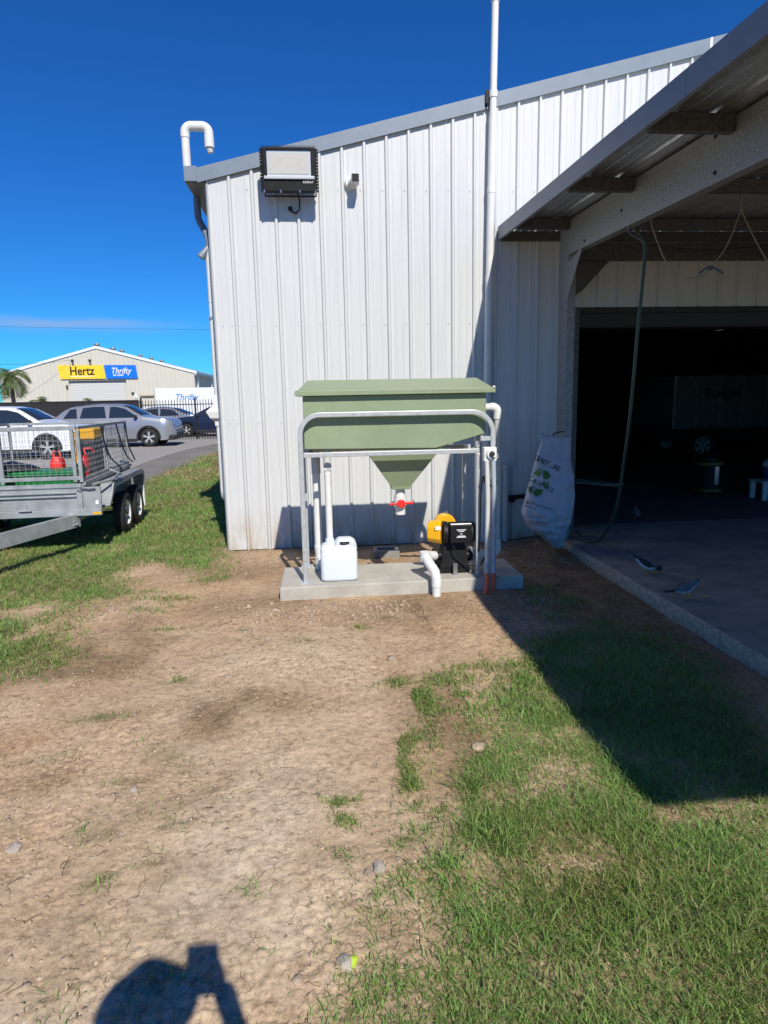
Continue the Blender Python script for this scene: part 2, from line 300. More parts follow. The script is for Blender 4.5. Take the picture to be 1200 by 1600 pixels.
def grass_density(x, y):
    x = np.asarray(x, float); y = np.asarray(y, float)
    wx = x + 0.16*vnoise(x, y, 3.1, 1) + 0.08*vnoise(x, y, 9, 2); wy = y + 0.2*vnoise(x, y, 2.7, 3) + 0.08*vnoise(x, y, 8, 4)
    dR = 0.0; dL = 0.0; OFF = ((.0, .0), (.13, .02), (-.13, -.02), (.03, .16), (-.03, -.16), (.2, .2), (-.2, -.2), (.2, -.2), (-.2, .2))
    for ox, oy in OFF: dR = dR + inside(LAWN_R, wx+ox, wy+oy); dL = dL + inside(LAWN_L, wx+ox, wy+oy)
    d = np.maximum((dR/len(OFF))**1.3, .95*(dL/len(OFF))**1.2)
    d = np.maximum(d, np.where(inside(MIX_R, wx, wy), 0.62*np.clip(0.5+2.8*vnoise(x, y, 5, 5), 0, 1.6), 0)); d = np.maximum(d, np.where(inside(SHADE_R, wx, wy), 0.30*np.clip(.4+2.5*vnoise(x, y, 5, 6), 0, 1.5), 0))
    for px, py, rx, ry in BARE:
        c = G(px, py); d = d*(1-np.exp(-(((wx-c[0])/rx)**2+((wy-c[1])/ry)**2)*1.1)*0.96)
    for px, py, rx, ry, k in TUFTS:
        c = G(px, py); d = np.maximum(d, k*np.exp(-(((wx-c[0])/rx)**2+((wy-c[1])/ry)**2)*1.6))
    d = np.clip(d*np.clip(0.75+1.1*vnoise(x, y, 4.2, 7)+0.5*vnoise(x, y, 11, 8), 0.12, 1.15), 0, 1)
    d = np.where((x > 2.66) & (y < WY), 0, d); d = np.where((y > WY-.05) & (x > -1.3), 0, d)
    d = np.where((x > -.50) & (x < 1.87) & (y > 5.73) & (y < 6.6), 0, d)
    return d
def gz(x, y):
    x = np.asarray(x, float); y = np.asarray(y, float); near = (1-sstep(10, 13, y))*(1-sstep(6, 9, np.abs(x)))
    d = 0.05*vnoise(x, y, 0.9, 10) + 0.030*vnoise(x, y, 2.6, 11) + 0.009*vnoise(x+.37*y, y-.37*x, 7, 12) + 0.005*vnoise(x-.5*y, y+.5*x, 17, 13)+0.009*np.abs(vnoise(x, y, 29, 14))
    rough = 0.62 + 0.9*np.clip(vnoise(x, y, .8, 15)+.15, 0, .6)
    d = d*rough
    flat = sstep(0.0, 0.35, np.maximum.reduce([np.abs(y-6.16)-.37, np.abs(x-.685)-1.15]))   # settle towards the plinth
    d = d*(0.35+0.65*flat) + 0.012*(1-flat)
    d = d*(1-0.75*sstep(-2.2, -1.4, x)*sstep(7.2, 7.9, y))
    d = d - 0.02*sstep(8.0, 8.1, y)*sstep(-1.3, -1.2, x)*(1-sstep(9, 13, y))
    d = d + 0.045*sstep(2.2, 2.7, x)*sstep(6.4, 7.2, y)*(1-sstep(2.72, 2.8, x))
    return ramp(y) + d*near - 0.02*sstep(2.73, 2.78, x)*(1-sstep(30, 31, y))
def ground_grid():
    xs = np.concatenate([[-1500, -600, -250, -120, -70, -45, -32, -24], np.arange(-18, -6, .5), np.arange(-6, -3, .05), np.arange(-3, 2.8, .0105), np.arange(2.8, 3.4, .05), np.arange(3.4, 9, .3), np.arange(9, 20, 1.5), [24, 32, 45, 70, 120, 250, 600, 1500]])
    ys = np.concatenate([[-900, -300, -120, -60, -30, -18, -10, -6, -4, -3, -2, -1], np.arange(-.5, 1, .1), np.arange(1, 3.4, .0095), np.arange(3.4, 5.0, .013), np.arange(5.0, 8.2, .022), np.arange(8.2, 13, .08), np.arange(13, 34, .6), [36, 40, 46, 55, 70, 90, 120, 180, 300, 600, 1200, 2500]])
    X, Y = np.meshgrid(xs, ys); Z = gz(X, Y)
    rc = np.random.default_rng(77); crumb = rc.random(X.shape); till = np.clip(.45+1.6*vnoise(X, Y, 1.3, 26)+.9*vnoise(X, Y, 5, 27), .12, 1.3)   # loose crumbs, thicker where the soil is turned over
    Z = Z + np.where((np.abs(X) < 3.1) & (Y > .9) & (Y < 8.0), (.012*crumb**4 + .003*crumb)*till, 0)
    Z = np.where((X > 2.78) & (Y < 34) & (Y > -3), np.minimum(Z, -.02), Z)
    nx, ny = len(xs), len(ys); V = np.stack([X, Y, Z], -1).reshape(-1, 3)
    i = (np.arange(ny-1)[:, None]*nx + np.arange(nx-1)[None, :]).ravel(); q = np.stack([i, i+1, i+1+nx, i+nx], -1)
    D = grass_density(X, Y).ravel(); D = np.where((V[:, 0] < -9) | (V[:, 1] > 33) | (V[:, 1] < -1.5), .7, D)
    cols = np.zeros((len(V), 4)); cols[:, 0] = D; cols[:, 3] = 1
    # trodden pale track through the middle, damp dug soil round the plinth, shade painted in beside the slab
    x, y = V[:, 0], V[:, 1]
    cols[:, 1] = np.clip(np.exp(-((x+.15+.18*(4-y))/.9)**2)*(1-sstep(4.2, 5.6, y))*(0.75+1.2*vnoise(x, y, 1.3, 21)), 0, 1)
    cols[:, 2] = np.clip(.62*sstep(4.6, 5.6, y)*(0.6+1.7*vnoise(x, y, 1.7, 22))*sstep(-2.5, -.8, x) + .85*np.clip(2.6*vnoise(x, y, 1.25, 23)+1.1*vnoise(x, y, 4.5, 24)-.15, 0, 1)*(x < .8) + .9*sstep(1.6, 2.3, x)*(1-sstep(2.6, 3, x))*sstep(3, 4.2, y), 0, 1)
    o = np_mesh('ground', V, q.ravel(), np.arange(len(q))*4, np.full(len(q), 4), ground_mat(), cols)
    o.data.polygons.foreach_set('use_smooth', [True]*len(q)); return struct(o)
def ground_mat():
    m = bpy.data.materials.new('soil'); m.use_nodes = True; nt = m.node_tree; N = nt.nodes; L = nt.links; b = N['Principled BSDF']
    b.inputs['Roughness'].default_value = 0.95; b.inputs['Specular IOR Level'].default_value = 0.15
    geo = N.new('ShaderNodeNewGeometry'); at = N.new('ShaderNodeAttribute'); at.attribute_name = 'tint'; sp = N.new('ShaderNodeSeparateColor'); L.new(at.outputs['Color'], sp.inputs[0])
    def noise(s, d=6, r=.6):
        n = N.new('ShaderNodeTexNoise'); n.inputs['Scale'].default_value = s; n.inputs['Detail'].default_value = d; n.inputs['Roughness'].default_value = r; L.new(geo.outputs['Position'], n.inputs['Vector']); return n.outputs[0]
    def ramp_(f, *st):
        r = N.new('ShaderNodeValToRGB'); e = r.color_ramp.elements
        while len(e) < len(st): e.new(.5)
        for k, (p, c) in enumerate(st): e[k].position = p; e[k].color = (*c, 1)
        L.new(f, r.inputs[0]); return r.outputs[0]
    def mix(f, a, c, bl='MIX'):
        x = N.new('ShaderNodeMix'); x.data_type = 'RGBA'; x.blend_type = bl
        for i, v in ((0, f), (6, a), (7, c)):
            if isinstance(v, tuple): x.inputs[i].default_value = (*v, 1)
            elif isinstance(v, float): x.inputs[i].default_value = v
            else: L.new(v, x.inputs[i])
        return x.outputs[2]
    base = ramp_(noise(2.2, 8), (.3, (.37, .245, .145)), (.5, (.48, .34, .21)), (.7, (.56, .415, .275)))
    pale = ramp_(noise(3.5, 8), (.3, (.52, .395, .27)), (.7, (.64, .52, .375)))
    damp_shade = ramp_(noise(5, 8), (.3, (.165, .11, .062)), (.7, (.33, .225, .132)))  # damp soil, kept darker to paint in the shade along the carport slab
    c = mix(sp.outputs[1], base, pale); c = mix(sp.outputs[2], c, damp_shade)
    under = ramp_(noise(9, 6), (.3, (.12, .125, .055)), (.7, (.27, .225, .12)))
    c = mix(sp.outputs[0], c, under)
    fine = ramp_(noise(85, 12, .82), (.38, (.42, .39, .36)), (.47, (.95, .95, .95)), (.6, (1.1, 1.1, 1.1)), (.70, (1.3, 1.28, 1.25)))
    c = mix(0.9, c, fine, 'MULTIPLY'); c = mix(0.8, c, ramp_(noise(24, 10, .7), (.38, (.62, .58, .54)), (.5, (1, 1, 1)), (.64, (1.14, 1.12, 1.1))), 'MULTIPLY')
    vo = N.new('ShaderNodeTexVoronoi'); vo.inputs['Scale'].default_value = 95; L.new(geo.outputs['Position'], vo.inputs['Vector'])
    peb = N.new('ShaderNodeMapRange'); peb.inputs[1].default_value = .22; peb.inputs[2].default_value = .16; L.new(vo.outputs['Distance'], peb.inputs[0])
    pm = N.new('ShaderNodeMath'); pm.operation = 'MULTIPLY'; L.new(peb.outputs[0], pm.inputs[0]); pm.inputs[1].default_value = .35
    c = mix(pm.outputs[0], c, (.55, .45, .33)); L.new(c, b.inputs['Base Color'])
    bp = N.new('ShaderNodeBump'); bp.inputs['Strength'].default_value = .5; bp.inputs['Distance'].default_value = .003; L.new(noise(240, 8, .7), bp.inputs['Height'])
    b2 = N.new('ShaderNodeBump'); b2.inputs['Strength'].default_value = .15; b2.inputs['Distance'].default_value = .004; L.new(vo.outputs['Distance'], b2.inputs['Height']); b2.invert = True
    L.new(bp.outputs[0], b2.inputs['Normal']); L.new(b2.outputs[0], b.inputs['Normal'])
    return m
ground_grid()

def sheet(name, P, m, dz):
    """a thin surfacing laid over the rising ground, cut to the outline P"""
    bm = bmesh.new(); vs = [bm.verts.new((x, y, 0)) for x, y in P]; bm.faces.new(vs)
    for y in np.arange(12, 34, .6):
        bmesh.ops.bisect_plane(bm, geom=bm.verts[:]+bm.edges[:]+bm.faces[:], plane_co=(0, y, 0), plane_no=(0, 1, 0))
    for v in bm.verts: v.co.z = float(ramp(v.co.y))+dz
    bmesh.ops.triangulate(bm, faces=bm.faces); bmesh.ops.recalc_face_normals(bm, faces=bm.faces)
    me = bpy.data.meshes.new(name); bm.to_mesh(me); bm.free(); me.materials.append(m)
    if me.polygons and me.polygons[0].normal.z < 0: me.flip_normals()
    o = bpy.data.objects.new(name, me); COL.objects.link(o); return struct(o)
edge = [(-40, 12.6), (-9, 13.4), (-6.2, 13.9), (-4.9, 14.3), (-4.35, 14.9), (-4.12, 15.8), (-3.95, 18.2), (-3.62, 22.4), (-3.2, 27), (-3.0, 30)]
road_edge = []
for (x0, y0), (x1, y1) in zip(edge[:-1], edge[1:]):
    for k in range(6):
        t = k/6; x = x0+(x1-x0)*t; y = y0+(y1-y0)*t; road_edge.append((x+.10*float(vnoise(x, y, 2.3, 31)), y+.14*float(vnoise(x, y, 2.1, 32))))
sheet('road', road_edge + [(-3.0, 31.6), (-40, 31.6)], M['asphalt'], .012)
sheet('gravel_lot', [(-40, 18.6), (-13, 18.9), (-9.5, 19.6)] + [tuple(G(*p, .2)[:2]) for p in ((180, 733), (205, 727), (235, 718), (262, 711), (300, 702), (340, 694))] + [(-2.9, 28.6), (-2.6, 31.4), (-2.6, 58), (-40, 58)], M['gravel'], .02)

# ================================================================== SHED
EAVE, SLOPE, XL, XAP, XR, YB = 4.277, 0.246, -1.237, 7.6, 16.5, 27.0
PITCH_R = 0.2572; RIB0 = -1.012
def rake(x): return EAVE + SLOPE*((x-XL) if x <= XAP else (2*XAP-x-XL))
RIBH = .030
def prof(x0, x1, first, pitch, flip=1):
    """trapezoid-rib profile as (x, proud) pairs between x0 and x1; ribs start at first + k*pitch"""
    pts = [(x0, 0)]; k = math.floor((x0-first)/pitch)-1
    while first+k*pitch < x1+pitch:
        a = first+k*pitch
        for dx, h in ((0, 0), (.014, RIBH), (.036, RIBH), (.050, 0), (.085, 0), (.090, .003), (.100, .003), (.105, 0), (.190, 0), (.195, .003), (.205, .003), (.210, 0)):
            q = a+dx*pitch/.2572
            if x0 < q < x1: pts.append((q, h))
        k += 1
    pts.append((x1, 0)); return pts
shed = thing('shed', (XL, WY, 0), 'long white ribbed steel shed with blue grey capping and open doorway', 'shed')
SO = shed.location
x = XL; i = 0
while x < XR-.01:
    x1 = min(x + (3*PITCH_R if i else 3*PITCH_R-.03), XR)
    for (a, b, z0) in ([(x, x1, 0.0)] if x1 <= 3.15 or x > 8.2 else [(x, min(x1, 3.15), 0.0), (3.15, x1, 2.87)] if x < 3.15 else [(x, x1, 2.87)] if x1 <= 8.2 else [(x, 8.2, 2.87), (8.2, x1, 0.0)]):
        mb = MB(SO); pr = prof(a, b, RIB0, PITCH_R); lap = .0012*(i % 2)
        top = [(q, WY-h-lap, rake(q)+.02) for q, h in pr]; bot = [(q, WY-h-lap, z0+.012*0) for q, h in pr]
        mb.loft([bot, top], closed=False); mb.build('wall_sheet', M['white_sheet'], shed)
    x = x1; i += 1
# screws along the girts
mb = MB(SO)
for zrow in (.29, 1.555, 2.69, 4.19):
    k = -1
    while True:
        xs_ = RIB0 - .028 + k*PITCH_R; k += 1
        if xs_ > 12: break
        if zrow > rake(xs_)-.15 or (3.1 < xs_ < 8.2 and zrow < 2.9): continue
        if xs_ < XL+.03: xs_ = XL+.09
        mb.cyl((xs_, WY-.006, zrow), (xs_, WY+.001, zrow), .0075, n=6)
mb.build('screw', M['conduit'], shed, kind='stuff')
# verge capping following the roof, in lapped lengths
XG = -1.33
for a, b in ((XG, 1.955), (1.975, 4.62), (4.63, XAP), (XAP, XR+.1)):
    mb = MB(SO)
    pf = [(WY-.045, -.005), (WY-.045, .150), (WY-.02, .158), (WY+.14, .162), (WY+.14, .150), (WY-.028, .146), (WY-.03, .07), (WY-.038, .06), (WY-.03, .05), (WY-.03, -.005)]
    mb.loft([[(q, y, rake(q)+h) for y, h in pf] for q in (a, b)]); mb.build('verge_capping', M['trim'], shed)
mb = MB(SO); mb.hexa([(4.61, WY-.048, rake(4.61)-.005), (4.64, WY-.048, rake(4.64)-.005), (4.64, WY-.04, rake(4.64)-.005), (4.61, WY-.04, rake(4.61)-.005), (4.61, WY-.048, rake(4.61)+.15), (4.64, WY-.048, rake(4.64)+.15), (4.64, WY-.04, rake(4.64)+.15), (4.61, WY-.04, rake(4.61)+.15)]); mb.build('joint_strip', M['pvc'], shed)
# eave gutter running back along the side, corner flashing, side and back walls, roof
mb = MB(SO); mb.box(-1.475, XG, WY-.045, YB, 4.262, 4.425); mb.build('gutter', M['trim'], shed, bev=.006)
mb = MB(SO); mb.hexa([(-1.46, WY, 4.26), (XL-.004, WY, 4.255), (XL-.004, YB, 4.255), (-1.46, YB, 4.26), (-1.33, WY, 4.262), (XL-.004, WY, 4.30), (XL-.004, YB, 4.30), (-1.33, YB, 4.262)]); mb.build('soffit', M['barge'], shed)
mb = MB(SO); mb.box(XL-.012, XL+.0, WY-.012, WY+.06, 0.0, 4.26); mb.build('corner_flashing', M['trim'], shed)
mb = MB(SO); pr = prof(WY+.06, YB, WY, PITCH_R); mb.loft([[(XL-h, q, -.02) for q, h in pr], [(XL-h, q, 4.25) for q, h in pr]], closed=False); mb.build('side_wall', M['white_sheet'], shed)
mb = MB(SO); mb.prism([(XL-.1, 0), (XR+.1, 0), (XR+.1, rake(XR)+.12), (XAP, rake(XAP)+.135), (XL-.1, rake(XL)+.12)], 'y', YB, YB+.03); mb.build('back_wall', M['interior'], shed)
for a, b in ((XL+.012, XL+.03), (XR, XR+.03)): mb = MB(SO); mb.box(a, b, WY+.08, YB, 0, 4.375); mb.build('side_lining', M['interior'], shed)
mb = MB(SO)
mb.hexa([(-1.40, WY+.1, rake(-1.40)+.128), (XAP, WY+.1, rake(XAP)+.128), (XAP, YB+.1, rake(XAP)+.128), (-1.40, YB+.1, rake(-1.40)+.128), (-1.40, WY+.1, rake(-1.40)+.145), (XAP, WY+.1, rake(XAP)+.145), (XAP, YB+.1, rake(XAP)+.145), (-1.40, YB+.1, rake(-1.40)+.145)])
mb.hexa([(XAP, WY+.1, rake(XAP)+.128), (XR+.2, WY+.1, rake(XR)+.09), (XR+.2, YB+.1, rake(XR)+.09), (XAP, YB+.1, rake(XAP)+.128), (XAP, WY+.1, rake(XAP)+.145), (XR+.2, WY+.1, rake(XR)+.107), (XR+.2, YB+.1, rake(XR)+.107), (XAP, YB+.1, rake(XAP)+.145)])
mb.build('roof', M['roofgrey'], shed)
mb = MB(SO); mb.box(3.152, 8.2, WY+.035, WY+.36, 2.62, 3.02); mb.build('roller_drum', M['dark'], shed, bev=.03)
mb = MB(SO); mb.box(3.15, 8.2, WY-.012, WY+.03, 2.80, 2.868); mb.build('door_head', M['dark'], shed, bev=.004)
for a, b in ((3.06, 3.15), (8.2, 8.29)):
    mb = MB(SO); mb.box(a, b, WY-.04, WY+.14, .12, 2.868); mb.build('door_jamb', M['purlin'], shed, bev=.004)
# interior rafters of the shed seen as faint lines
for y in (12, 17, 22):
    mb = MB(SO); mb.beam((XL+.1, y, 4.1), (XAP, y, rake(XAP)-.15), .1, .25); mb.beam((XAP, y, rake(XAP)-.15), (XR-.1, y, 4.1), .1, .25); mb.build('rafter', M['purlin'], shed)
# downpipe on the side wall
dp = MB(SO); dpx, dpy = -1.297, 8.34
dp.tube([(-1.45, 8.62, 4.27), (-1.45, 8.62, 4.04), (-1.43, 8.6, 3.98), (-1.32, 8.45, 3.78), (dpx, dpy, 3.70), (dpx, dpy, 3.5)], .042, 12); dp.build('downpipe_offset', M['trim'], shed, smooth=50)
mb = MB(SO); mb.cyl((dpx, dpy, 1.73), (dpx, dpy, 3.62), .046, n=16); mb.cyl((dpx, dpy, 3.0), (dpx, dpy, 3.012), .05, n=16); mb.build('downpipe', M['pvc'], shed, smooth=50)
mb = MB(SO); mb.tube([(dpx, dpy, 3.64), (dpx-.05, dpy-.02, 3.57), (dpx-.10, dpy-.03, 3.51)], [.035, .045, .05], 12); mb.build('overflow_spout', M['trim'], shed, smooth=50)
mb = MB(SO); mb.loft([[(dpx+w*cx-.03*(w > .1), dpy+w*cy, z) for cx, cy in ((-1, -1), (1*.6, -1), (1*.6, 1), (-1, 1))] for w, z in ((.05, 1.52), (.055, 1.58), (.10, 1.62), (.115, 1.70), (.06, 1.78), (.05, 1.90))]); mb.build('rain_head', M['pvc'], shed, bev=.006)
mb = MB(SO); mb.tube([(dpx, dpy, 1.55), (dpx, dpy, .72), (dpx, dpy+.01, .66), (dpx, dpy+.06, .62)], .046, 14); mb.cyl((dpx, dpy, 1.3), (dpx, dpy, 1.312), .05); mb.build('downpipe_tail', M['pvc'], shed, smooth=50)
mb = MB(SO); mb.box(dpx-.05, XL-.002, dpy-.05, dpy+.05, 2.80, 2.83); mb.build('bracket', M['steel'], shed)

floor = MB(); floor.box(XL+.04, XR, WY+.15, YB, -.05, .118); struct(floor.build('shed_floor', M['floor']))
# carport slab with a broken, chamfered edge
def edge_slab():  # broken side paler than the top: sky light from the left, painted in
    mb = MB(); xs0 = 2.745; ys_ = np.concatenate([np.arange(-1.3, 8.10, .06), [WY+.15]]); rings = []
    for y in ys_:
        j = .010*float(vnoise(y, 3.3, 3, 40))+.007*float(vnoise(y, 7.7, 11, 41)); zt = .124+.004*float(vnoise(y, 1.1, 4, 42))
        rings.append([(xs0+j+.012, y, -.12), (xs0+j+.004, y, .03), (xs0+j*1.6, y, .085), (xs0+.006+j, y, zt-.012), (xs0+.026+j*.6, y, zt), (9.6, y, .124), (9.6, y, -.12)])
    mb.loft(rings); o = mb.build('carport_slab', M['slab'], smooth=40); o.data.materials.append(mat('slab_side_lit', (.42, .375, .30), .9, var=.35, vscale=9, bump=.6, bscale=50, stretch=(2.5, 2.5, 2.5)))
    for p in o.data.polygons:
        if p.center.x < 2.775 and p.normal.x < -.25: p.material_index = 1
    return o
struct(edge_slab())

# ================================================================== CARPORT
cp = thing('carport', (2.74, 7.3, .12), 'open galvanised carport with low sloping roof joined to the white shed', 'carport'); CO = cp.location
def zroof(y): return 3.745 - .0400*(WY-y)
YF = -1.02; BX = 2.13
def roof_sheet(a, b):
    mb = MB(CO); pr = prof(a, b, 2.30, PITCH_R); mb.loft([[(q, y, zroof(y)+h) for q, h in pr] for y in (YF, WY-.035)], closed=False); return mb.build('roof_sheet', M['galv_roof'], cp)
x = BX+.01
while x < 9.5: roof_sheet(x, min(x+3*PITCH_R, 9.6)); x += 3*PITCH_R
mb = MB(CO); pf = [(BX-.012, -.105), (BX-.012, .045), (BX+.06, .048), (BX+.06, .040), (BX-.004, .037), (BX-.004, -.097), (BX+.02, -.097), (BX+.02, -.105)]
mb.loft([[(q, y, zroof(y)+h) for q, h in pf] for y in (YF-.02, 3.9)]); mb.build('barge_board', M['barge'], cp)
mb = MB(CO); mb.loft([[(q, y, zroof(y)+h) for q, h in pf] for y in (3.905, WY-.04)]); mb.build('barge_board', M['barge'], cp)
for y in (7.36, 5.84, 4.42, 2.95, 1.5, .05):
    z = zroof(y)-.004; mb = MB(CO); mb.box(BX+.025, 2.735, y-.03, y+.03, z-.115, z-.003)
    mb.build('purlin', M['purlin'], cp, bev=.004)
    mb = MB(CO); mb.box(2.85, 9.5, y-.03, y+.03, z-.115, z-.003); mb.build('purlin', M['purlin'], cp, bev=.004)
def rafter(xw, sgn=1):
    mb = MB(CO); pts = lambda y: zroof(y)-.018
    def strip(x0, x1, d0, d1, y0=YF+.15, y1=7.62):
        mb.hexa([(x0, y0, pts(y0)-d1), (x1, y0, pts(y0)-d1), (x1, y1, pts(y1)-d1), (x0, y1, pts(y1)-d1), (x0, y0, pts(y0)-d0), (x1, y0, pts(y0)-d0), (x1, y1, pts(y1)-d0), (x0, y1, pts(y1)-d0)])
    strip(xw, xw+.004, .0, .36); strip(xw+.0045, xw+.09, .0, .004); strip(xw+.0045, xw+.09, .356, .36)
    return mb.build('rafter', M['galv_dull'], cp)
rafter(2.74); rafter(6.2); rafter(9.45)
for y, dz in ((6.05, .20), (4.62, .05), (4.60, .29), (6.9, .30), (3.2, .2)):
    mb = MB(CO); z = zroof(y)-.02-dz; mb.cyl((2.732, y, z), (2.74, y, z), .014, n=8); mb.build('bolt', M['black'], cp)
for xw in (2.74, 6.2, 9.45):
    for y0 in (7.36, -.9):
        mb = MB(CO); zt = zroof(y0)-.05
        zt -= .32; xc = xw+.006; mb.box(xc, xc+.004, y0, y0+.25, .12, zt+.2); mb.box(xc+.0045, xc+.09, y0, y0+.004, .12, zt); mb.box(xc+.0045, xc+.09, y0+.246, y0+.25, .12, zt)
        mb.build('column', M['galv_dull'], cp)
    mb = MB(CO); mb.prism([(7.36, 2.85), (7.36, 3.25), (6.95, 3.33)], 'x', xw-.004, xw-.0005); mb.build('knee_plate', M['galv_dull'], cp)
# ledger along the shed wall and its corner bracket
mb = MB(CO); mb.box(3.0, 9.5, WY-.09, WY-.04, 3.40, 3.60); mb.build('ledger', M['purlin'], cp, bev=.004)
mb = MB(CO); mb.prism([(3.0, 2.95), (3.16, 3.06), (3.48, 3.395), (3.0, 3.395)], 'y', WY-.075, WY-.055); mb.build('knee_brace', M['purlin'], cp)
mb = MB(CO); mb.box(BX+.03, 9.5, WY-.075, WY-.038, zroof(WY)-.12, zroof(WY)-.012); mb.build('wall_purlin', M['purlin'], cp)
mb = MB(CO); mb.box(BX+.0, 9.6, WY-.16, WY-.031, zroof(WY)+.032, zroof(WY)+.036); mb.build('wall_flashing', M['barge'], cp)
mb = MB(CO); mb.box(BX, 9.6, YF-.08, YF-.02, zroof(YF)-.08, zroof(YF)+.05); mb.build('front_gutter', M['barge'], cp)

# ================================================================== THINGS FIXED TO THE WALL
def P3(px, py, Y): return Vector(atY(px, py, Y))
# gooseneck vent
vp = thing('vent_pipe', (-1.40, 8.12, 4.40), 'white plastic vent pipe with hooked gooseneck above the gutter corner', 'vent pipe'); O = vp.location
a = P3(289, 208, 8.12); top = P3(308, 190, 8.12).z; e = P3(326, 205, 8.12); rr = (e.x-a.x)/2*.55
mb = MB(O); mb.cyl((a.x, 8.12, 4.40), (a.x, 8.12, a.z), .046); mb.build('riser', M['pvc'], vp, smooth=50)
zc = a.z; mb = MB(O)
path = [(a.x, 8.12, zc-.05)] + [tuple(p) for p in arc((a.x+rr, 8.12, zc), (1, 0, 0), (0, 0, 1), rr, 180, 90, 7)] + [tuple(p) for p in arc((e.x-rr, 8.12, zc), (1, 0, 0), (0, 0, 1), rr, 90, 0, 7)] + [(e.x, 8.12, zc-.04)]
mb.tube(path, .052, 14); mb.build('bend', M['pvc'], vp, smooth=60)
mb = MB(O); mb.cyl((e.x, 8.12, zc-.15), (e.x, 8.12, zc-.03), .054); mb.build('collar', M['pvc'], vp, smooth=50)
mb = MB(O); mb.cyl((e.x+.008, 8.12, zc-.205), (e.x, 8.12, zc-.15), .03, .04); mb.build('outlet', M['pvc_old'], vp, smooth=50)
# tall mast pipe
pp = thing('mast_pipe', (1.985, 7.965, 0), 'tall thin white pipe running up the shed wall and past the roof edge', 'pipe'); O = pp.location
def mx_(z): return 1.962+.0148*z
mb = MB(O); mb.tube([(mx_(0)-.0, 7.965, 0), (mx_(5.0), 7.965, 5.0)], .046, 16); mb.build('lower_pipe', M['pvc'], pp, smooth=50)
mb = MB(O); mb.tube([(mx_(5.0), 7.965, 5.0), (mx_(6.7), 7.965, 6.7)], .040, 16); mb.build('upper_pipe', M['pvc'], pp, smooth=50)
for z in (2.83, 3.18, 4.18, 5.2, 6.18):
    mb = MB(O); mb.cyl((mx_(z), 7.965, z-.035), (mx_(z), 7.965, z+.035), .050); mb.build('coupling', M['pvc'], pp, smooth=50)
mb = MB(O); mb.box(1.955, 1.995, 7.975, 8.003, 5.11, 5.25); mb.build('clamp', M['black'], pp)
# floodlight
fl0 = (P3(405, 228, 7.75), P3(495, 228, 7.75), P3(408, 300, 7.75))
fl = thing('floodlight', (-.305, WY-.03, 4.05), 'big black LED floodlight bracketed to the wall below the roof edge', 'floodlight'); O = fl.location
fx0, fx1, fz0, fz1 = fl0[0].x+.012, fl0[1].x-.012, fl0[2].z+.01, fl0[0].z-.01; Yt, Yb_ = 7.80, 7.72    # tipped down a little: bottom nearer the wall
def fq(u, v, d): # u,v in 0..1 on the face, d = proud towards the viewer
    y = 7.745+.03*(1-v)
    return (fx0+(fx1-fx0)*u, y-d, fz0+(fz1-fz0)*v)
def fbox(u0, u1, v0, v1, d0, d1): return [fq(u0, v0, d1), fq(u1, v0, d1), fq(u1, v0, d0), fq(u0, v0, d0), fq(u0, v1, d1), fq(u1, v1, d1), fq(u1, v1, d0), fq(u0, v1, d0)]
mb = MB(O); mb.hexa(fbox(0, 1, 0, 1, -.06, .0)); mb.build('housing', M['black'], fl, bev=.012)
for u0, u1, v0, v1 in ((.04, .96, .93, .99), (.04, .96, .28, .35), (.04, .10, .352, .928), (.90, .96, .352, .928)):
    mb = MB(O); mb.hexa(fbox(u0, u1, v0, v1, .0005, .022)); mb.build('bezel', M['black'] if v0 > .9 or u1 < .11 or u0 > .89 else M['chrome'], fl, bev=.004)
mb = MB(O); mb.hexa(fbox(.102, .898, .352, .925, .001, .006)); mb.build('reflector', M['chrome'], fl)
mb = MB(O); mb.hexa(fbox(.15, .85, .40, .86, .0065, .010)); mb.build('led_panel', M['led'], fl)
for k in range(26):
    u = .02+.96*k/25; mb = MB(O); mb.hexa(fbox(u-.007, u+.007, 1.0, 1.045, -.055, -.003)); mb.build('cooling_fin', M['black'], fl)
for k in range(14):
    v = .04+.92*k/13
    for u in (-.03, 1.0): mb = MB(O); mb.hexa(fbox(u, u+.03, v-.012, v+.012, -.055, -.005)); mb.build('cooling_fin', M['black'], fl)
for k in (.33, .68, .03, .97):
    mb = MB(O); c = Vector(fq(k, -.008, -.01)); mb.cyl(c, c+Vector((0, 0, .03)), .013, n=8); mb.build('stud', M['steel'], fl)
text('badge', 'KORAT', .035, M['inkw'], facing(fq(.84, .22, .003), (1, 0, 0)), fl, off=O)
mb = MB(O); 
for sx in (fx0+.015, fx1-.015): mb.tube([(sx, 7.80, fz0+.12), (sx, 7.86, fz0+.04), (sx, 8.0, fz0+.02)], .008, 6)
mb.tube([(fx0+.015, 8.0, fz0+.02), (fx1-.015, 8.0, fz0+.02)], .008, 6); mb.build('bracket', M['black'], fl)
mb = MB(O); cx = fx0+(fx1-fx0)*.58; mb.tube([(cx+.03, 7.85, fz0+.02), (cx+.05, 7.93, fz0-.05), (cx+.04, 7.99, fz0-.13), (cx, 8.01, fz0-.16), (cx-.05, 8.01, fz0-.14), (cx-.06, 8.01, fz0-.11)], .009, 8)
mb.build('cable', M['black'], fl, smooth=60)
mb = MB(O); mb.box(cx-.085, cx-.04, 7.985, 8.03, fz0-.13, fz0-.09); mb.build('gland', M['black'], fl, bev=.005)
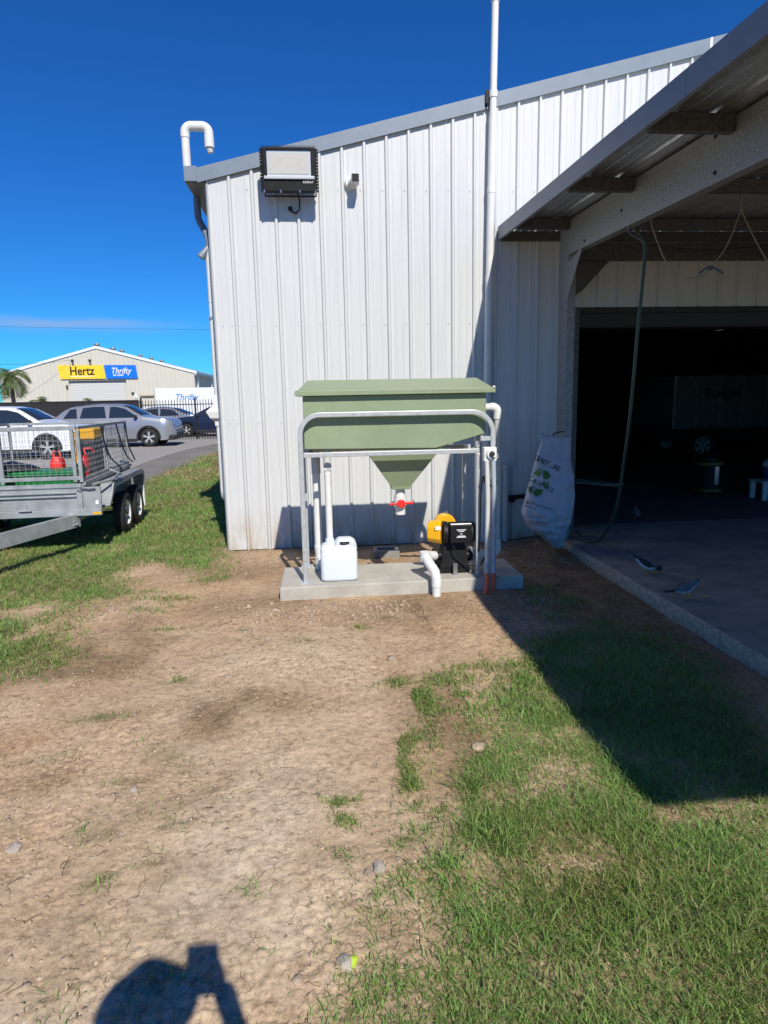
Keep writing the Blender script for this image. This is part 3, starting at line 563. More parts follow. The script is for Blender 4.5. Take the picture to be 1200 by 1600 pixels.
# security camera
c0 = P3(551, 284, 7.97); sc = thing('security_camera', (c0.x, WY-.002, c0.z), 'small white security camera with square black lens on the wall', 'security camera'); O = sc.location
mb = MB(O); mb.cyl((c0.x-.015, WY-.001, c0.z), (c0.x-.015, WY-.06, c0.z), .075, .068, 20); mb.build('base', M['pvc'], sc, bev=.008, smooth=40)
mb = MB(O); mb.ell((c0.x, WY-.085, c0.z-.012), (.055, .05, .055), 14, 10); mb.build('ball', M['pvc'], sc, smooth=60)
mb = MB(O); mb.box(c0.x-.022, c0.x+.070, WY-.24, WY-.09, c0.z-.050, c0.z+.045); mb.build('housing', M['pvc'], sc, bev=.015, seg=3)
mb = MB(O); mb.box(c0.x-.014, c0.x+.062, WY-.246, WY-.2405, c0.z-.042, c0.z+.037); mb.build('lens_plate', M['black'], sc, bev=.002)
# short stub pipe beside the tank pipework and a dark rusty strap on the wall
q = P3(790, 732, 7.97); st = thing('stub_pipe', (q.x, 7.97, 0), 'short white stub pipe standing against the shaded wall beside the tank', 'pipe')
mb = MB(st.location); mb.cyl((q.x, 7.97, 0), (q.x, 7.97, q.z), .038); mb.build('pipe', M['pvc_old'], st, smooth=50)
mb = MB(st.location); mb.cyl((q.x, 7.97, q.z), (q.x, 7.97, q.z+.05), .043); mb.build('cap', M['pvc_old'], st, bev=.006)
q = P3(797, 777, 7.99); q2 = P3(834, 774, 7.99); ws = MB((q.x, 7.99, q.z)); ws.beam((q.x, 7.985, q.z), (q2.x, 7.985, q2.z), .05, .05); ws.cyl((q.x+.02, 7.95, q.z-.02), (q.x+.02, 8.02, q.z-.02), .045)
o = ws.build('wall_tap', M['black'], None, bev=.004); o.location = (q.x, 7.99, q.z); tag(o, 'dark metal bar and tap fixed to the wall behind the hanging bag', 'tap')

# ================================================================== PLINTH, TANK AND PIPEWORK
ST = .14                                      # plinth top
pl = MB((.685, 6.16, 0))
def jit(a): return a*float(RNG.random()-.5)
pl.hexa([(-.462, 5.775, -.1), (1.83, 5.845, -.1), (1.83, 6.53, -.1), (-.462, 6.53, -.1), (-.458, 5.778, ST), (1.826, 5.848, ST-.004), (1.826, 6.527, ST), (-.458, 6.527, ST)])
o = pl.build('concrete_plinth', M['concrete'], None, bev=.012, seg=2); o.location = (.685, 6.16, 0); tag(o, 'low pale concrete plinth carrying the green tank in front of the shed', 'plinth')
tk = thing('separator_tank', (.65, 6.22, ST), 'olive green steel tank with ridged lid and hopper on galvanised hoop frame', 'tank'); O = tk.location
TY0, TY1 = 5.985, 6.49
def tank_section(y): return [(-.19, y, 1.372), (1.02, y, 1.352), (1.488, y, 1.478), (1.488, y, 1.845), (-.19, y, 1.845)]
mb = MB(O); mb.loft([tank_section(TY0), tank_section(TY1)]); mb.build('tank_body', M['tank'], tk, bev=.006)
ly0, ly1, lyr = 5.925, 6.555, 6.24
mb = MB(O); mb.box(-.255, 1.56, ly0, ly1, 1.848, 1.892); lid = mb.build('lid', M['tank'], tk, bev=.004)
mb = MB(O); A = [(-.235, ly0+.012, 1.8925), (1.54, ly0+.012, 1.8925), (1.54, ly1-.012, 1.8925), (-.235, ly1-.012, 1.8925), (-.145, lyr-.02, 1.992), (1.452, lyr-.02, 1.992), (1.452, lyr+.02, 1.992), (-.145, lyr+.02, 1.992)]
mb.hexa(A); mb.build('lid_ridge', M['tank'], tk, bev=.004)
for xx in (-.235, 1.545):
    mb = MB(O); mb.box(xx-.012, xx+.012, ly0-.004, ly0+.03, 1.893, 1.905); mb.build('lid_bolt', M['steel'], tk, bev=.003)
mb = MB(O); hp = lambda x0, x1, y0, y1, z: [(x0, y0, z), (x1, y0, z), (x1, y1, z), (x0, y1, z)]
mb.loft([hp(.36, 1.075, 6.0, 6.47, 1.353), hp(.612, .80, 6.14, 6.33, .985), hp(.618, .794, 6.145, 6.325, .955)]); mb.build('hopper', M['tank'], tk, bev=.004)
# drain valve with red lever
vx, vy = .706, 6.235
mb = MB(O); mb.cyl((vx, vy, .87), (vx, vy, .958), .05, .045); mb.cyl((vx, vy, .845), (vx, vy, .885), .058); mb.build('valve_socket', M['pvc'], tk, smooth=40)
mb = MB(O); mb.cyl((vx, vy, .765), (vx, vy, .85), .062); mb.cyl((vx, vy-.07, .815), (vx, vy, .815), .035); vb = mb.build('valve_body', M['pvc'], tk, smooth=40)
mb = MB(O); mb.cyl((vx, vy-.10, .815), (vx, vy-.07, .815), .038, .042, 18); mb.hexa([(vx-.12, vy-.09, .803), (vx+.12, vy-.09, .81), (vx+.12, vy-.075, .81), (vx-.12, vy-.075, .803), (vx-.12, vy-.09, .823), (vx+.12, vy-.09, .835), (vx+.12, vy-.075, .835), (vx-.12, vy-.075, .823)]); mb.build('lever', M['red'], vb, bev=.004)
mb = MB(O); mb.cyl((vx, vy, .70), (vx, vy, .766), .05); mb.build('valve_tail', M['pvc'], tk, smooth=40)
# galvanised hoop frames front and back
def hoop(y, r):
    p = [(-.222, y, ST), (-.222, y, 1.46)] + [tuple(q) for q in arc((-.222+.18, y, 1.50), (1, 0, 0), (0, 0, 1), .18, 180, 90, 9)] + [tuple(q) for q in arc((1.535-.2, y, 1.478), (1, 0, 0), (0, 0, 1), .2, 90, 0, 9)] + [(1.535, y, 1.4), (1.535, y, ST)]
    mb = MB(O); n = len(p); rings = []
    for i, q in enumerate(p):
        d = (Vector(p[min(i+1, n-1)])-Vector(p[max(i-1, 0)])).normalized(); s = d.cross(Vector((0, 1, 0))).normalized(); q = Vector(q)
        rings.append([q+s*a*r+Vector((0, b*r, 0)) for a, b in ((-1, -1), (1, -1), (1, 1), (-1, 1))])
    mb.loft(rings); return mb.build('hoop', M['galv'], tk, bev=.006)
hoop(5.915, .022); hoop(6.53, .022)
for y in (5.915, 6.53):
    mb = MB(O); mb.box(-.199, 1.40, y-.019, y+.019, 1.302, 1.344); mb.build('cross_rail', M['galv'], tk, bev=.004)
    for xx in (-.222, 1.535): mb = MB(O); mb.box(xx-.06, xx+.06, y-.05, y+.05, ST, ST+.008); mb.build('foot_plate', M['galv'], tk)
    mb = MB(O); mb.box(1.38, 1.415, y-.015, y+.015, ST, 1.30); mb.build('upright', M['galv'], tk, bev=.003)
for xx in (-.16, 1.40):
    mb = MB(O); mb.box(xx-.018, xx+.018, 5.936, 6.509, 1.305, 1.341); mb.build('side_rail', M['galv'], tk, bev=.003)
mb = MB(O); mb.beam((1.40, 5.96, 1.345), (1.445, 5.96, 1.46), .02, .02, (0, 1, 0)); mb.build('stay', M['galv'], tk)
mb = MB(O); mb.box(1.30, 1.325, 5.90, 5.93, 1.345, 1.385); mb.build('lug', M['galv'], tk)
mb = MB(O); mb.box(1.42, 1.512, 5.905, 5.925, 1.415, 1.455); mb.build('lug', M['galv'], tk)
# tank inlet and downpipes
ip = thing('inlet_pipework', (1.64, 6.2, ST), 'white plastic pipework running from the tank end down to the pump', 'pipework'); O = ip.location
mb = MB(O); mb.cyl((1.488, 6.2, 1.712), (1.525, 6.2, 1.712), .052); mb.cyl((1.52, 6.2, 1.712), (1.60, 6.2, 1.712), .037); mb.build('union', M['pvc'], ip, smooth=40)
mb = MB(O); mb.tube([(1.585, 6.2, 1.712)] + [tuple(q) for q in arc((1.60, 6.2, 1.66), (1, 0, 0), (0, 0, 1), .052, 90, 0, 6)] + [(1.652, 6.2, 1.60)], .043, 14); mb.build('elbow', M['pvc'], ip, smooth=60)
mb = MB(O); mb.cyl((1.652, 6.2, .34), (1.656, 6.2, 1.62), .037); mb.build('drop_pipe', M['pvc_old'], ip, smooth=50)
mb = MB(O); mb.tube([(1.652, 6.2, .42), (1.652, 6.2, .33)] + [tuple(q) for q in arc((1.60, 6.2, .33), (1, 0, 0), (0, 0, 1), .052, 0, -90, 6)] + [(1.55, 6.2, .278)], .046, 14); mb.build('bottom_elbow', M['pvc'], ip, smooth=60)
mb = MB(O); mb.cyl((1.40, 6.2, .278), (1.56, 6.2, .278), .040); mb.build('feed_pipe', M['pvc'], ip, smooth=50)
mb = MB(O); mb.cyl((1.37, 6.2, .285), (1.425, 6.2, .285), .072, n=10); mb.build('union_nut', M['pvc_old'], ip, bev=.004)
# two standpipes on the left under the tank
for nm, xx, yy, z0, z1, rr, lab in (('overflow_pipe', -.10, 6.42, ST, 1.36, .039, 'thick white overflow pipe standing behind the galvanised left leg'), ('drain_pipe', .012, 6.08, .47, 1.36, .032, 'thinner white drain pipe dropping into the plastic can')):
    t = thing(nm, (xx, yy, z0), lab, 'pipe'); O = t.location
    mb = MB(O); mb.cyl((xx, yy, z0), (xx+.0, yy, z1-.2), rr); mb.build('pipe', M['pvc'], t, smooth=50)
    zc = 1.10 if rr > .035 else 1.19
    mb = MB(O); mb.cyl((xx, yy, zc), (xx, yy, z1), rr*1.14); mb.build('socket', M['pvc_old'], t, smooth=50)
    if rr > .035: mb = MB(O); mb.tube([(xx, yy, ST+.24), (xx+.01, yy, ST+.12), (xx+.06, yy-.07, ST+.05)], rr*1.2, 14); mb.build('bend', M['pvc'], t, smooth=60)
# isolator switch
sw = thing('isolator_switch', (1.492, 5.84, 1.27), 'white weatherproof isolator box with round grey knob on the tank frame', 'switch'); O = sw.location
mb = MB(O); mb.box(1.425, 1.545, 5.80, 5.89, 1.232, 1.36); mb.build('housing', M['pvc'], sw, bev=.010)
mb = MB(O); mb.cyl((1.492, 5.80, 1.30), (1.492, 5.775, 1.30), .048, .044, 20); mb.build('dial', M['pvc'], sw, bev=.004)
mb = MB(O); mb.cyl((1.492, 5.774, 1.302), (1.492, 5.752, 1.302), .026, .022, 14); mb.build('knob', M['grey'] if 'grey' in M else M['dark'], sw, bev=.004)
mb = MB(O); mb.box(1.495, 1.522, 5.770, 5.782, 1.258, 1.270); mb.build('lock_tab', M['black'], sw)
mb = MB(O); mb.tube([(1.545, 5.82, 1.31), (1.562, 5.82, 1.27), (1.545, 5.82, 1.255)], .003, 6); mb.build('latch', M['pvc'], sw)
mb = MB(O); mb.tube([(1.50, 5.82, 1.235), (1.53, 5.81, 1.13), (1.545, 5.80, 1.03), (1.52, 5.79, .99), (1.46, 5.79, 1.03), (1.42, 5.79, 1.10), (1.43, 5.80, 1.05), (1.49, 5.79, 1.01), (1.53, 5.79, 1.02)], .008, 6); mb.tube([(1.425, 5.83, 1.10), (1.41, 5.86, .9), (1.408, 5.87, .55), (1.40, 5.88, .38)], .006, 6); mb.build('cable', M['black'], sw, smooth=60)
# two grey conduits with orange sweeps into the soil
for xx, kx in ((1.452, 1.0), (1.512, 1.4)):
    t = thing('electrical_conduit', (xx, 5.74, 0), 'grey conduit beside the plain white one, orange bend into the soil' if kx > 1.2 else 'pale conduit hugging the tank upright, orange bend into the soil', 'conduit', 'paired conduits below the isolator'); O = t.location
    mb = MB(O); mb.tube([(xx, 5.80, 1.235), (xx, 5.78, 1.1), (xx, 5.755, .9), (xx-.004, 5.755, .28)], .021, 12); mb.build('upper_conduit', M['pvc_old'] if kx < 1.2 else M['conduit'], t, smooth=50)
    mb = MB(O); mb.cyl((xx-.004, 5.755, .20), (xx-.004, 5.755, .30), .025); mb.build('coupling', M['conduit'], t, smooth=50)
    mb = MB(O); mb.tube([(xx-.004, 5.755, .215), (xx+.002, 5.745, .17), (xx-.004, 5.73, .10), (xx-.02, 5.715, .04), (xx-.025, 5.70, -.03)], .022, 12); mb.build('orange_bend', M['orange'], t, smooth=60)

# ------------------------------------------------------------------ pump set
pu = thing('pump_set', (1.15, 6.12, ST), 'black motor pump with yellow gearbox and yellow dome bolted to the plinth', 'pump'); O = pu.location
mb = MB(O); mb.box(.98, 1.36, 6.03, 6.27, ST, ST+.012); mb.box(.98, 1.36, 6.03, 6.045, ST+.0125, ST+.055); mb.box(.98, 1.36, 6.255, 6.27, ST+.0125, ST+.055); mb.build('base_plate', M['black'], pu)
oct_ = lambda cy, cz, w, h, c: [(cy-w+c, cz-h), (cy+w-c, cz-h), (cy+w, cz-h+c), (cy+w, cz+h-c), (cy+w-c, cz+h), (cy-w+c, cz+h), (cy-w, cz+h-c), (cy-w, cz-h+c)]
gb0 = [(.955, y, z) for y, z in oct_(6.06, .545, .075, .10, .045)]; gb1 = [(1.085, y, z) for y, z in oct_(6.06, .545, .085, .115, .05)]
mb = MB(O)
rz = Matrix.Rotation(R(-24), 4, 'Z'); pv = Vector((1.085, 6.06, .545))
gbr = [[pv + rz @ (Vector(p)-pv) for p in ring] for ring in (gb0, gb1)]
mb.loft(gbr); gb = mb.build('gearbox', M['yellow'], pu, bev=.012, seg=3)
fn = (gbr[0][0]+gbr[0][4])/2; xd = (rz @ Vector((0, -1, 0)))
text('gear_label', 'PUMP', .052, M['inkt'], facing(fn + rz @ Vector((-.004, 0, 0)), xd), gb, ext=.001, off=O)
mb = MB(O); c = pv + rz @ Vector((-.02, -.082, .05)); mb.box(c.x-.026, c.x+.026, c.y-.008, c.y+.001, c.z-.018, c.z+.018); mb.build('warning_label', M['inkw'], gb)
mb = MB(O); mb.cyl((1.135, 6.24, .59), (1.135, 6.30, .59), .108, .085, 26); mb.cyl((1.135, 6.16, .59), (1.135, 6.239, .59), .108, n=26); mb.build('dome', M['yellow'], pu, bev=.01, smooth=40)
mb = MB(O); mb.cyl((1.155, 6.2, .70), (1.155, 6.2, .712), .016); mb.build('filler_cap', M['steel'], pu)
mb = MB(O); mb.cyl((1.088, 6.06, .535), (1.128, 6.06, .535), .112, n=24); mb.build('flange', M['black'], pu, bev=.004, smooth=40)
mb = MB(O); mb.cyl((1.128, 6.06, .535), (1.345, 6.06, .535), .088, n=24); mb.build('motor_body', M['black'], pu, smooth=40)
for k in range(16):
    a_ = 2*math.pi*k/16; mb = MB(O); r0, r1 = .086, .103; ca, sa = math.cos(a_), math.sin(a_); tn = (-sa*.003, ca*.003)
    mb.hexa([(1.14, 6.06+ca*r0-tn[0], .535+sa*r0-tn[1]), (1.34, 6.06+ca*r0-tn[0], .535+sa*r0-tn[1]), (1.34, 6.06+ca*r0+tn[0], .535+sa*r0+tn[1]), (1.14, 6.06+ca*r0+tn[0], .535+sa*r0+tn[1]), (1.14, 6.06+ca*r1-tn[0], .535+sa*r1-tn[1]), (1.34, 6.06+ca*r1-tn[0], .535+sa*r1-tn[1]), (1.34, 6.06+ca*r1+tn[0], .535+sa*r1+tn[1]), (1.14, 6.06+ca*r1+tn[0], .535+sa*r1+tn[1])]); mb.build('cooling_fin', M['black'], pu)
mb = MB(O); mb.cyl((1.345, 6.06, .535), (1.40, 6.06, .535), .106, .094, 24); mb.build('fan_cowl', M['dark'], pu, bev=.008, smooth=40)
mb = MB(O); mb.box(1.14, 1.345, 5.93, 5.985, .455, .628); tb = mb.build('terminal_box', M['black'], pu, bev=.007)
mb = MB(O); mb.box(1.145, 1.345, 5.935, 5.985, .629, .640); mb.build('box_lid', M['steel'], tb, bev=.003)
for dz, w in ((.035, .09), (.02, .055), (-.005, .02), (-.025, .07), (-.035, .09)):
    mb = MB(O); mb.box(1.245-w/2, 1.245+w/2, 5.9275, 5.9298, .548+dz-.0035, .548+dz+.0035); mb.build('label_line', M['inkw'], tb)
mb = MB(O); mb.hexa([(1.06, 6.02, ST+.056), (1.34, 6.02, ST+.056), (1.34, 6.22, ST+.056), (1.06, 6.22, ST+.056), (1.10, 6.04, .44), (1.30, 6.04, .44), (1.30, 6.2, .44), (1.10, 6.2, .44)]); mb.build('pedestal', M['black'], pu, bev=.006)
mb = MB(O); mb.cyl((.99, 6.1, .30), (1.37, 6.1, .30), .045, n=18); mb.cyl((1.0, 6.1, .30), (1.03, 6.1, .30), .075, n=18); mb.cyl((1.32, 6.1, .285), (1.35, 6.15, .285), .06, n=18); mb.build('pump_head', M['black'], pu, smooth=40)
mb = MB(O)
mb.tube([(1.16, 5.97, .45), (1.20, 5.95, .36), (1.27, 5.97, .27), (1.35, 5.96, .22), (1.43, 5.90, .25), (1.45, 5.86, .33)], .007, 6); mb.build('cable', M['black'], pu, smooth=60)
for bx_, by_ in ((1.0, 6.0), (1.0, 6.3), (1.33, 6.0)):
    mb = MB(O); mb.cyl((bx_+.02, by_, ST), (bx_+.02, by_, ST+.10), .007, n=8); mb.cyl((bx_+.02, by_, ST+.012), (bx_+.02, by_, ST+.03), .016, n=6); mb.build('anchor_bolt', M['steel'], pu)
mb = MB(O); mb.box(1.175, 1.215, 5.965, 6.0, ST, ST+.11); mb.build('cable_lug', M['steel'], pu)
# suction pipe over the plinth edge
sp_ = thing('outlet_pipe', (.95, 5.72, 0), 'white outlet pipe bending from the pump over the plinth into the dirt', 'pipe'); O = sp_.location
mb = MB(O); mb.cyl((.93, 5.97, .335), (1.005, 6.05, .315), .046); mb.build('tee', M['pvc'], sp_, smooth=50)
mb = MB(O); mb.cyl((.90, 5.935, .30), (.90, 5.935, .385), .052); mb.tube([(.90, 5.935, .335), (.93, 5.84, .285), (.962, 5.755, .235), (.972, 5.735, .17), (.972, 5.733, .10)], .046, 14); mb.build('elbow', M['pvc'], sp_, smooth=60)
mb = MB(O); mb.cyl((.972, 5.733, -.05), (.972, 5.733, .11), .040); mb.build('tail', M['pvc'], sp_, smooth=50)

# ------------------------------------------------------------------ plastic can
cn = thing('plastic_can', (.09, 6.0, ST), 'white plastic jerry can with dark cap standing on the plinth', 'jerry can'); O = cn.location
cx0, cx1, cy0, cy1 = -.082, .262, 5.90, 6.13
def rrect(x0, x1, y0, y1, z, r, n=4):
    out = []
    for (cx, cy, a0) in ((x1-r, y1-r, 0), (x0+r, y1-r, 90), (x0+r, y0+r, 180), (x1-r, y0+r, 270)):
        for k in range(n+1): a = R(a0+90*k/n); out.append((cx+r*math.cos(a), cy+r*math.sin(a), z))
    return out
mb = MB(O); mb.loft([rrect(cx0+i_, cx1-i_, cy0+i_, cy1-i_, z, .045) for i_, z in ((.02, ST+.001), (.004, ST+.012), (0, ST+.03), (0, ST+.27), (.004, ST+.285), (.004, ST+.315), (.02, ST+.335), (.05, ST+.35))]); mb.build('body', M['can'], cn, smooth=50)
hy = (cy0+cy1)/2
mb = MB(O); zz = ST
sects = [(cx0+.125, .300, .325), (cx0+.140, .300, .362), (cx0+.158, .300, .384), (cx0+.175, .300, .394), (cx0+.185, .372, .396), (cx1-.075, .372, .396), (cx1-.065, .300, .394), (cx1-.04, .300, .386), (cx1-.016, .300, .366), (cx1-.003, .300, .330)]
mb.loft([[(x_, y_, zz+z_) for y_, z_ in ((cy0+.02, za), (cy0+.012, zb-.02), (cy0+.035, zb), (cy1-.06, zb), (cy1-.04, zb-.02), (cy1-.04, za))] for x_, za, zb in sects]); mb.build('handle', M['can'], cn, smooth=45)
mb = MB(O); mb.cyl((cx0+.093, 6.08, ST+.33), (cx0+.093, 6.08, ST+.375), .042); mb.build('neck', M['can'], cn, smooth=50)
mb = MB(O); mb.ell((cx0+.222, cy0+.04, ST+.357), (.046, .03, .015), 14, 8); mb.build('cap', M['dark'], cn, smooth=60)
# grey concrete block by the wall
bl = MB((.66, 7.5, 0)); 
z0b = float(gz(.66, 7.4))-.01
bl.box(.51, .80, 7.20, 7.25, z0b, z0b+.10); bl.box(.51, .80, 7.40, 7.45, z0b, z0b+.10); bl.box(.51, .555, 7.2501, 7.3999, z0b, z0b+.10); bl.box(.755, .80, 7.2501, 7.3999, z0b, z0b+.10); bl.box(.5551, .7549, 7.2501, 7.3999, z0b, z0b+.05)
o = bl.build('concrete_block', M['block'], None, bev=.008); o.location = (.66, 7.5, 0); tag(o, 'grey hollow concrete block lying in the dirt behind the plinth', 'block')

# ------------------------------------------------------------------ recycling bag hanging on the wall
bgY = 7.02; rows = []
for ly, ry_, yy in (((839, 676), (858, 681), 0), ((846, 691), (892, 684), 0), ((839, 709), (891, 715), 0), ((831.5, 739), (894, 735), 0), ((825, 765), (896, 752), 0), ((820, 785), (896.5, 772), 0), ((816, 802), (893, 802), 0), ((821, 815), (889, 815), 0), ((828, 827), (885, 827), 0), ((846, 839), (882, 842), 0), ((868, 857), (880, 857), 0)):
    a = P3(*ly, bgY); b = P3(*ry_, bgY); rows.append((a.x, b.x, a.z, b.z))
dep = [.008, .035, .075, .125, .165, .19, .20, .19, .16, .10, .02]
bagt = thing('recycling_bag', (2.62, bgY, 0), 'white woven collection bag with green recycling arrows hanging by the doorway', 'bag'); O = bagt.location
mb = MB(O); rings = []; NB = 36
from itertools import pairwise
fine = []
for k in range(len(rows)-1):
    for j in range(4):
        t = j/4; t2 = t; fine.append([rows[k][m]*(1-t2)+rows[k+1][m]*t2 for m in range(4)] + [dep[k]*(1-t2)+dep[k+1]*t2])
fine.append(list(rows[-1])+[dep[-1]])
for k, (xa, xb, za, zb, d) in enumerate(fine):
    ring = []
    for j in range(NB):
        a = 2*math.pi*j/NB; c, s_ = math.cos(a), math.sin(a); u = (c+1)/2
        w = math.copysign(abs(s_)**.8, s_)
        fold = d*(.46*float(vnoise(a*1.6+.7*k/8, k*.33, 1.7, 50))+.42*float(vnoise(a*2.2+k*.22, k*.55-a, 1.9, 51))) + .010*math.sin(a*9+k*.35)*(k/40 < .35)*(d > .02)
        lo = .5*max(0, (k-26)/14)
        ring.append((xa+(xb-xa)*u, bgY + (d+fold)*w, za+(zb-za)*u + .015*float(vnoise(a*2, k*.5, 1, 52))))
    rings.append(ring)
mb.loft(rings); bag = mb.build('sack', M['bag'], bagt, smooth=70)
mb_bvh = BVHTree.FromPolygons([Vector(v) for v in mb.v], mb.f)
def bag_pt(px, py): return P3(px, py, bgY-.15)
def bag_text(s, p0, p1, size, m, **kw):
    a = bag_pt(*p0); b = bag_pt(*p1); return text('lettering', s, size, m, facing((a+b)/2, b-a), bag, off=O, ext=0, bvh=mb_bvh, bdir=(0, 1, 0), lift=.006, **kw)
bag_text('C&G BOTTLING', (839, 716), (872, 732), .076, M['dark_print'], wscale=.60, bold=.001)
bag_text('Can Service', (831, 748), (861, 764), .10, M['grey_print'], wscale=.62)
bag_text('Bag Drop Locations', (823, 784), (862, 795), .052, M['grey_print'], wscale=.72)
bag_text('containers.com.au', (821, 790), (843, 798), .03, M['grey_print'], wscale=.62)
def bag_poly(pts):
    bm = bmesh.new(); f = bm.faces.new([bm.verts.new(bag_pt(*p)) for p in pts])
    bmesh.ops.triangulate(bm, faces=bm.faces); bmesh.ops.subdivide_edges(bm, edges=bm.edges[:], cuts=4, use_grid_fill=True); me = bpy.data.meshes.new('recycling_arrow')
    for v in bm.verts:
        h = mb_bvh.ray_cast(v.co-Vector((0, 1, 0)), Vector((0, 1, 0)))
        if h[0] is not None: v.co = h[0]-Vector((0, .006, 0))
        v.co -= O
    bm.to_mesh(me); bm.free(); me.materials.append(M['green_print']); o = bpy.data.objects.new('recycling_arrow', me); COL.objects.link(o); o.parent = bag
bag_poly([(839, 741), (845, 733), (849, 734), (847, 741), (843, 746)]); bag_poly([(849, 735), (858, 737), (861, 744), (855, 750), (849, 747)])
bag_poly([(826, 760), (834, 761), (833, 768), (829, 772), (826, 767)]); bag_poly([(835, 771), (840, 764), (850, 766), (846, 774), (838, 777)]); bag_poly([(849, 753), (858, 753), (857, 762), (852, 765)])
mb = MB(O); q = P3(866, 684, bgY); mb.tube([(q.x, bgY, q.z-.03), (q.x, bgY+.02, q.z+.015), (q.x+.03, bgY+.12, q.z+.04), (2.752, 7.37, q.z+.05)], .007, 6); mb.build('hanging_hook', M['black'], bagt, smooth=60)

# ------------------------------------------------------------------ hose and ropes in the carport
hz = thing('green_hose', (2.9, 5.6, .13), 'dark green hose hanging from the rafter and looping onto the slab', 'hose'); O = hz.location
hy_ = 6.1
hpx = [(988, 352), (1003, 372), (1008, 390), (1003, 450), (996, 520), (990, 590), (983, 660), (975, 720), (966, 780), (955, 815), (942, 838), (928, 847), (912, 842), (900, 830)]
hYs = [6.1, 6.1, 6.1, 6.12, 6.16, 6.22, 6.3, 6.42, 6.58, 6.72, 6.86, 6.98, 7.14, 7.40]
pts = [P3(p[0], p[1], q) for p, q in zip(hpx, hYs)]
pts = [Vector((p.x, p.y, max(p.z, .143))) for p in pts]
def smooth_path(P, n=5):
    out = []; P = [Vector(p) for p in P]; E_ = [P[0]*2-P[1]]+P+[P[-1]*2-P[-2]]
    for i in range(1, len(E_)-2):
        p0, p1, p2, p3 = E_[i-1:i+3]
        for k in range(n):
            t = k/n; out.append(.5*((2*p1)+(p2-p0)*t+(2*p0-5*p1+4*p2-p3)*t*t+(3*p1-p0-3*p2+p3)*t**3))
    out.append(P[-1]); return out
mb = MB(O); mb.tube(smooth_path(pts), .017, 8); mb.build('hose_line', M['hose'], hz, smooth=70)
mb = MB(O); mb.tube(smooth_path([P3(1008, 388, hy_), P3(1020, 385, 6.3), P3(1060, 390, 6.6), P3(1120, 393, 6.9), P3(1200, 385, 7.2), P3(1300, 385, 7.6)]), .016, 8); mb.build('hose_tail', M['dark'], hz, smooth=70)
mb = MB(O); mb.tube(smooth_path([P3(984, 352, 5.9), P3(983, 364, hy_), P3(1004, 377, hy_), P3(1013, 391, hy_)]), .007, 6); mb.build('tie', M['bluerope'], hz, smooth=70)
rp = thing('rope', (3.4, 5.5, 3.2), 'thin pale rope slung from the carport roof with knotted loop', 'rope'); O = rp.location
zt_ = zroof(6.3)-.02
mb = MB(O); kq = P3(1158, 328, 6.3); mb.tube(smooth_path([(kq.x+.01, 6.3, zt_), P3(1160, 300, 6.3), kq]), .006, 6)
mb.tube(smooth_path([kq, P3(1135, 385, 6.3), P3(1108, 420, 6.3), P3(1095, 431, 6.3), P3(1075, 434, 6.3), P3(1058, 428, 6.3), P3(1040, 408, 6.3), P3(1028, 380, 6.3), P3(1020, 358, 6.3), P3(1017, 340, 6.3), (P3(1017, 340, 6.3).x, 6.3, zt_)]), .006, 6)
mb.tube(smooth_path([kq, P3(1175, 365, 6.3), P3(1200, 410, 6.3), P3(1240, 470, 6.3), (P3(1290, 420, 6.3).x, 6.3, zt_)]), .006, 6); mb.ell(kq, (.016, .016, .022), 8, 6); mb.build('rope_line', M['rope'], rp, smooth=70)
mb = MB(O); mb.tube(smooth_path([P3(1093, 427, 6.28), P3(1102, 420, 6.27), P3(1112, 417, 6.28), P3(1130, 427, 6.28)]), .012, 6); mb.ell(P3(1110, 420, 6.28), (.03, .02, .015), 8, 6); mb.build('knot', M['bluerope'], rp, smooth=70)

